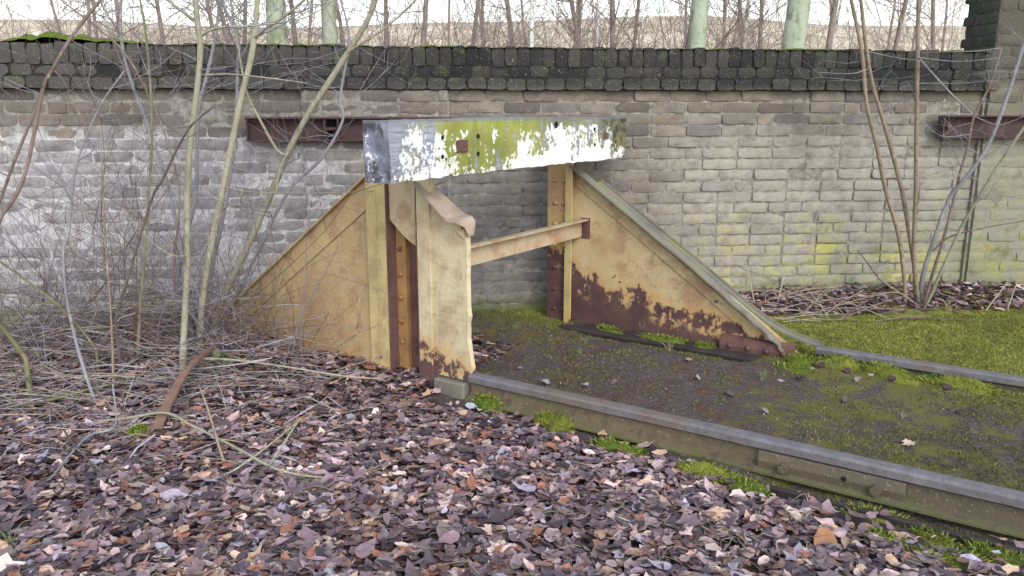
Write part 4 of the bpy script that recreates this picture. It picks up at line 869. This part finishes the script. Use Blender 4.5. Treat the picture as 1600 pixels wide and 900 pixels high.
# single sticks that stand out
def stick(label, pxs, zz, r0, r1, mat, lift=0., name='fallen_branch', sub=()):
    P = []
    for (u, v), z in zip(pxs, zz):
        q = at_z(u, v, z); q = at_z(u, v, H(q.x, q.y) + z); P.append(q)
    t = thing(name, label, 'branch', tuple(P[0]), 0, 'branches lying on the leaves'); off = tuple(P[0]); T = Tubes(); T.add(cat(P, 6), r0, r1, 7, wob=.12); T.build('stem', M[mat], t, off)
    for pp, z2, a, b in sub:
        Q = [at_z(u, v, z) for (u, v), z in zip(pp, z2)]; T = Tubes(); T.add(cat(Q, 5), a, b, 5, wob=.1); T.build('side_twig', M[mat], t, off)
    return t
stick('long bent olive branch arching over the leaf litter', [(40, 662), (180, 656), (255, 645), (300, 665), (370, 700), (430, 732), (490, 745), (545, 746), (580, 735)], [.0, .03, .08, .10, .10, .07, .04, .02, .01], .0075, .004, 'bark_green', sub=[([(420, 728), (445, 690), (468, 655)], [.09, .12, .16], .005, .003), ([(340, 745), (365, 735), (415, 700), (470, 655)], [.0, .04, .10, .15], .005, .004)])
stick('tan stick propped upright in the leaves', [(355, 738), (340, 690), (325, 640), (310, 600)], [.0, .10, .20, .26], .007, .004, 'bark_tan')
stick('long grey branch running low out of the brush pile', [(0, 790), (70, 755), (110, 710), (140, 680), (180, 664), (176, 600)], [.01, .03, .06, .09, .10, .24], .006, .004, 'bark_grey', sub=[([(180, 664), (200, 670), (230, 650)], [.10, .10, .12], .003, .002)])
stick('dark slanting stick lying through the brush pile', [(250, 790), (190, 760), (120, 700), (80, 640), (40, 590)], [.01, .02, .07, .10, .14], .005, .004, 'bark_dark')
stick('olive branch lying along the brush beside the gusset', [(310, 560), (370, 563), (440, 572), (540, 588), (600, 592)], [.10, .09, .07, .05, .02], .008, .004, 'bark_green')
stick('yellow-green branch half buried in the brush pile', [(25, 635), (90, 622), (140, 608), (200, 595)], [.03, .06, .07, .06], .010, .007, 'bark_moss')
stick('brown twig lying among the leaves in the open litter', [(530, 748), (575, 735), (620, 715), (655, 690)], [.01, .03, .03, .02], .005, .003, 'bark_brown')
stick('short dark twig in the leaves before the fishplate', [(885, 785), (915, 762), (928, 748), (938, 718)], [.01, .025, .03, .02], .005, .003, 'bark_brown')
# rusty bar sticking out of the brush
Pb = [at_z(u, v, z) for (u, v), z in (((228, 702), -.02), ((245, 668), .05), ((268, 620), .13), ((295, 575), .20), ((335, 540), .20))]
Pc = cat(Pb, 6); rings = []
for i, p in enumerate(Pc):
    d = (Pc[min(i + 1, len(Pc) - 1)] - Pc[max(i - 1, 0)]).normalized(); sd_ = d.cross(Vector((0, -.6, .8))).normalized(); u_ = sd_.cross(d); wd = (.028 - .014 * i / len(Pc)) * (1 + .25 * math.sin(i * 2.3) * (i % 3 == 0))
    rings.append([p + sd_ * wd * a + u_ * .007 * b for a, b in ((-1, -1), (1, -1), (1, 1), (-1, 1))])
rb = MB().sweep(None, rings).build('rusty_bar', M['rustbar']); tag(rb, 'rusty flat iron bar sticking out of the leaves by the brush', 'iron bar')
# right shrub: one root, many stems
rb0 = at_z(1437, 478, .12); sh = thing('multi_stem_shrub', 'bare shrub of several tan stems rising before the algae-stained wall', 'shrub', (rb0.x, rb0.y, H(rb0.x, rb0.y)), 0); off = tuple(sh.location)
RS = [([(1414, 478), (1413, 435), (1404, 367), (1384, 297), (1370, 229), (1354, 162), (1347, 84), (1330, 0), (1322, -30)], 5.6, 5.2, .0165, .011, 'bark_tan'),
      ([(1432, 480), (1429, 420), (1421, 367), (1409, 297), (1384, 202), (1364, 135), (1354, 78), (1345, 0), (1342, -30)], 5.62, 5.25, .017, .011, 'bark_tan'),
      ([(1436, 480), (1430, 430), (1428, 384), (1431, 297), (1432, 200), (1433, 135), (1435, 0), (1436, -30)], 5.6, 5.15, .0165, .012, 'bark_tan'),
      ([(1440, 480), (1441, 435), (1462, 367), (1485, 307), (1505, 283), (1543, 229), (1573, 152), (1600, 67), (1618, 0)], 5.62, 5.2, .015, .011, 'bark_grey'),
      ([(1442, 482), (1451, 448), (1472, 381), (1492, 307), (1500, 270), (1512, 230), (1522, 182), (1546, 135), (1565, 75)], 5.58, 5.3, .012, .006, 'bark_brown'),
      ([(1442, 484), (1455, 460), (1475, 415), (1505, 350), (1536, 297), (1566, 250), (1600, 199), (1650, 130)], 5.55, 5.1, .012, .009, 'bark_green'),
      ([(1438, 484), (1431, 475), (1401, 455), (1374, 435), (1355, 410), (1340, 391)], 5.55, 5.35, .008, .004, 'bark_brown'),
      ([(1436, 484), (1415, 462), (1390, 457), (1350, 466), (1300, 480)], 5.55, 5.3, .006, .003, 'bark_tan')]
tips = []
for pts, a, b, r0, r1, m in RS:
    P = stem(pts, a, b); P[0] = Vector((P[0].x, P[0].y, min(P[0].z, H(P[0].x, P[0].y) - .01))); T = Tubes(); T.add(P, r0, r1, 8, wob=.1); st_ = T.build('stem', M[m], sh, off); tips.append((P, m, st_))
for pts, a, b, r0, r1, m in [([(1458, 392), (1482, 371), (1532, 357), (1600, 345), (1660, 335)], 5.5, 5.2, .007, .004, 'bark_brown'), ([(1433, 88), (1480, 140), (1519, 178)], 5.2, 5.3, .006, .005, 'bark_grey'), ([(1434, 90), (1500, 96), (1580, 88)], 5.2, 5.0, .003, .0015, 'bark_grey'),
        ([(1354, 80), (1400, 90), (1440, 95)], 5.25, 5.1, .003, .0015, 'bark_grey'), ([(1522, 182), (1560, 195), (1600, 182)], 5.3, 5.1, .004, .002, 'bark_grey'), ([(1515, 210), (1470, 212), (1430, 180), (1400, 150)], 5.3, 5.2, .003, .0015, 'bark_grey'), ([(1355, 108), (1330, 115), (1280, 113)], 5.2, 5.0, .003, .001, 'bark_grey'), ([(1433, 130), (1500, 130), (1560, 125)], 5.2, 5.0, .0025, .001, 'bark_grey'),
        ([(1512, 232), (1540, 242), (1570, 225), (1600, 215)], 5.3, 5.1, .004, .002, 'bark_grey'), ([(1563, 75), (1520, 80), (1440, 82)], 5.2, 5.1, .003, .001, 'bark_grey'), ([(1505, 283), (1480, 250), (1450, 235)], 5.35, 5.2, .003, .001, 'bark_grey'), ([(1600, 310), (1540, 305), (1480, 330)], 5.2, 5.35, .004, .002, 'bark_grey')]:
    T = Tubes(); T.add(stem(pts, a, b), r0, r1, 6, wob=.1); T.build('branch', M[m], sh, off)
T = Tubes()
for k in range(46):
    P, m, _ = random.choice(tips[:6]); i = int(random.uniform(.4, 1) * (len(P) - 1)); grow(T, P[i], (random.gauss(0, 1), random.gauss(-.1, .5), random.uniform(-.2, .6)), random.uniform(.15, .45), .0022, 1, None, .05, 4, 3)
tag(T.build('twigs', M['bark_grey'], sh, off), kind='stuff')
# dead stalks right of the full bracket
T = Tubes()
for k in range(80):
    p = at_depth(random.uniform(1160, 1370), 480, 5.55); p.y = random.uniform(5.15, 5.8); p.z = H(p.x, p.y)
    if p.y > wall_y(p.x) - .05: continue
    s_, w_ = sw_np(np.array([p.x]), np.array([p.y]))
    if float(w_[0]) < 1.75: continue
    a = random.uniform(-.5, .5) + (math.pi if random.random() < .5 else 0); L = random.uniform(.15, .55); z1 = random.choice([.02, .03, .05, .08, .2]); c = random.choice([(.33, .26, .20), (.25, .19, .15), (.17, .13, .12), (.38, .32, .26)])
    e = p + Vector((math.cos(a) * L, math.sin(a) * L * .5, z1)); e.y = min(e.y, wall_y(e.x) - .03); e.z = max(e.z, H(e.x, e.y) + .02); m_ = (p + e) / 2 + Vector((0, 0, .02)); T.add([p + Vector((0, 0, .012)), m_, e], .004, .002, 4, c)
for u, v, u2, v2 in ((1180, 478, 1168, 420), (1214, 470, 1228, 418), (1195, 480, 1196, 462), (1240, 478, 1236, 470), (1575, 470, 1590, 438), (1540, 478, 1575, 440)):
    p = at_depth(u, v, 5.55); p.z = H(p.x, p.y) - .01; T.add([p, at_depth(u2, v2, 5.5)], .0055, .004, 5, (.48, .41, .33))
tag(T.build('dead_stalks', M['twig']), 'dry cut stalks lying at the wall foot past the full bracket tip', 'stalks', None, 'stuff')
# ivy-like seedling in the brush
p = at_z(335, 575, .1); sd0 = thing('green_seedling', 'small green leafy seedling in the brush beside the rusty bar', 'plant', (p.x, p.y, H(p.x, p.y))); T = Tubes()
lv = []
for k in range(9):
    a = random.uniform(0, 6.28); e = Vector((math.cos(a) * random.uniform(.03, .11), math.sin(a) * random.uniform(.02, .08), random.uniform(.05, .13))); T.add([Vector((0, 0, -.01)), e * .6, e], .002, .001, 3); lv.append(e)
T.build('stem', M['bark_moss'], sd0)
gl = mesh_np('leaf', LT[2][0], LT[2][1], mat_plain('green_leaf', (.13, .22, .05), .5, .4))
for e in lv: link('leaf', gl, sd0, tuple(e), (random.gauss(0, .5), random.gauss(0, .5), random.uniform(0, 6)), (.025,) * 3)

# ------------------------------------------------------------------ beyond the wall: trees, undergrowth, poles
def tree_meshes(seed, ht, r0, nb, lean=.1, low=.12, lev=2, fine=.006):
    random.seed(seed); P = [Vector((0, 0, -.3))]; d = Vector((random.gauss(0, lean), random.gauss(0, lean), 1)).normalized()
    for i in range(9): d = (d + Vector((random.gauss(0, .05), random.gauss(0, .05), .04))).normalized(); P.append(P[-1] + d * ht / 9)
    A = Tubes(); A.add(cat(P, 3), r0, r0 * .3, 8, wob=.08); B = Tubes(); C_ = cat(P, 3)
    for k in range(nb):
        f = low + (1 - low) * random.random() ** 1.3; i = min(int(f * (len(C_) - 1)), len(C_) - 1); a = random.uniform(0, 6.28); L = ht * random.uniform(.12, .3) * (1.1 - f * .5)
        grow(B, C_[i], (math.cos(a), math.sin(a), random.uniform(.2, 1.3)), L, max(fine, r0 * .3 * (1 - f * .6)), lev, None, .1, 5, 4)
    return A, B
def arr(T): return np.array([tuple(v) for v in T.V], np.float32), np.array(T.F, np.int32)
TREE = []
for k in range(6):
    A, B = tree_meshes(400 + k, 8., .055, 30, .09, .14, 2, .005); TREE.append((arr(A), arr(B)))
TMESH = {}
def tree(u, yd, mat, label, rscale, k, group, rz=0., lean=0.):
    (va, fa), (vb, fb) = TREE[k]; key = (k, mat)
    if key not in TMESH: TMESH[key] = (mesh_np('trunk', va, fa, M[mat], None, True), mesh_np('crown', vb, fb, M['twig_far'], None, True))
    p = at_depth(u, 60, yd); z = H(p.x, p.y); t = thing('bare_tree', label, 'tree', (p.x, p.y, z), rz, group); t.rotation_euler = (0, lean, rz)
    t.scale = (rscale, rscale, 1.); link('trunk', TMESH[key][0], t); link('crown', TMESH[key][1], t); return t
random.seed(21)
# four big pale-green trunks
def big_trunk(u, yd, r, lean, label, seed):
    random.seed(seed); p = at_depth(u, 75, yd); z = H(p.x, p.y); p = Vector((p.x - lean * 2.0, p.y, z)); t = thing('pale_trunk_tree', label, 'tree', tuple(p)); T = Tubes()
    pts = [Vector((lean * q + .02 * math.sin(q * 2 + seed), .02 * math.cos(q * 1.7), q - .3)) for q in np.linspace(0, 9, 22)]
    T.add(pts, r * 1.1, r * .55, 12, wob=.05); T.build('trunk', M['trunk_pale'], t); B = Tubes()
    for k in range(14):
        i = random.randrange(9, 22); a = random.uniform(0, 6.28); grow(B, pts[i], (math.cos(a), math.sin(a), .8), random.uniform(1.2, 2.6), r * .28, 2, None, .1, 5, 5)
    B.build('crown', M['twig_far'], t)
big_trunk(436, 9.5, .115, -.02, 'pale green tree trunk beyond the wall above the thick leaning sapling', 1)
big_trunk(517, 10.5, .10, -.03, 'pale green trunk beyond the wall, between saplings and timber beam', 2)
big_trunk(1083, 9.5, .105, .05, 'upright pale green tree trunk beyond the wall, past the short white pole', 3)
big_trunk(1230, 9.0, .125, .12, 'broad pale green leaning trunk beyond the wall coping', 4)
random.seed(33)
TL = [(820, 13, .55, 0, -.12, 'dark slim tree crossing behind the tall white pole'), (913, 15, .38, 1, 0, 'thin straight dark tree between the two white poles'), (952, 12, .5, 2, -.16, 'slim dark tree leaning towards the short white pole'), (967, 12.5, .62, 3, -.06, 'sturdier dark tree beside the slim leaning one'), (980, 15, .4, 4, 0, 'thin dark tree behind the sturdier dark one'), (1002, 12, .66, 5, .1, 'dark forked tree before the upright pale trunk'), (1041, 13, .5, 0, .1, 'slim brown tree close beside the upright pale trunk'),
      (1296, 11, .7, 1, -.02, 'tan brown tree beyond the coping past the broad leaning trunk'), (1189, 14, .45, 2, .05, 'thin brown tree between the upright and leaning pale trunks'), (1136, 16, .5, 3, -.04, 'slender tree behind the upright pale trunk'), (640, 13, .6, 4, .02, 'grey brown tree beyond the wall above the beam end'), (690, 14, .5, 5, 0, 'thin tree beyond the wall above the beam plate'), (585, 14, .5, 0, .05, 'slim tree next to the trunk above the beam end'), (402, 12, .5, 1, -.1, 'dark stem beside the pale trunk above the saplings'), (470, 13, .5, 2, .02, 'brown tree between the pale trunks above the saplings'), (182, 14, .6, 3, .02, 'brown tree beyond the wall next to the moss cap'), (110, 17, .5, 4, .05, 'thin tree above the mossy end of the coping'), (345, 14, .5, 5, 0, 'thin tree beyond the wall between the olive saplings'), (745, 17, .5, 0, .03, 'distant slim tree near the tall white pole'), (1385, 13, .5, 1, .05, 'brown tree behind the tan shrub stems'), (1480, 15, .6, 2, -.05, 'tree beyond the wall beside the brick pier')]
for u, yd, rs_, k, ln, lab in TL: tree(u, yd, 'trunk_far', lab, .55 + .6 * rs_, k, 'bare trees beyond the wall', random.uniform(0, 6.28) * 0 + random.uniform(-.4, .4), ln)
tree(1157, 14, 'trunk_birch', 'white birch trunk beyond the wall between the upright and leaning pale trunks', .75, 3, 'birches beyond the wall', .5); tree(1262, 19, 'trunk_birch', 'far white birch behind the broad leaning trunk', .8, 5, 'birches beyond the wall', .2)
for k in range(26):
    u = -150 + 1900 * (k + random.random()) / 26; tree(u, random.uniform(17, 34), 'trunk_far', 'distant bare tree on the dry slope beyond the wall', random.uniform(.9, 1.3), k % 6, 'distant bare trees on the slope', random.uniform(0, 6.28), random.gauss(0, .05))
SH = []
for k in range(5):
    random.seed(500 + k); T = Tubes()
    for q in range(5): grow(T, (random.gauss(0, .25), random.gauss(0, .25), -.1), (random.gauss(0, .4), random.gauss(0, .4), 1), random.uniform(2.2, 4.0), .0095, 3, None, .12, 6, 3)
    SH.append(mesh_np('undergrowth_shrub', *arr(T), M['twig_far'], None, True))
random.seed(77)
for k in range(54):
    yd = random.uniform(10, 26); u = -100 + 1800 * (k + random.random()) / 54; p = at_depth(u, 70, yd)
    o = link('bare_shrub', SH[k % 5], None, (p.x, p.y, H(p.x, p.y)), (0, 0, random.uniform(0, 6.28)), (random.uniform(.8, 1.2),) * 3); tag(o, 'bare twiggy shrub growing beyond the wall under the trees', 'shrub', 'bare shrubs beyond the wall')
for k in range(30):
    x = -55 + 115 * (k + random.random()) / 30; y = random.uniform(50, 78)
    o = link('ridge_shrub', SH[k % 5], None, (x, y, H(x, y)), (0, 0, random.uniform(0, 6.28)), (random.uniform(1.1, 1.9),) * 3); tag(o, 'small far shrub on the crest of the dry slope', 'shrub', 'far shrubs along the slope crest')
def pole(u, yd, r, top, label):
    p = at_depth(u, 60, yd); z = H(p.x, p.y); t = thing('white_pole', label, 'pole', (p.x, p.y, z)); T = Tubes(); T.add([Vector((0, 0, -.3)), Vector((0, 0, 1.2)), Vector((0, 0, top))], r, r * .8, 10); T.build('shaft', M['white'], t); MB().cyl((0, 0, 0), (0, 0, 1), r * 1.7, .25, 10).build('base_collar', M['white'], t); MB().cyl((0, 0, top), (0, 0, 1), r, .05, 10, True).build('cap', M['white'], t)
pole(831, 12, .036, 7., 'tall white pole standing beyond the wall above the beam'); pole(933, 15, .04, 3.25, 'short white pole beyond the wall beside the tall one')
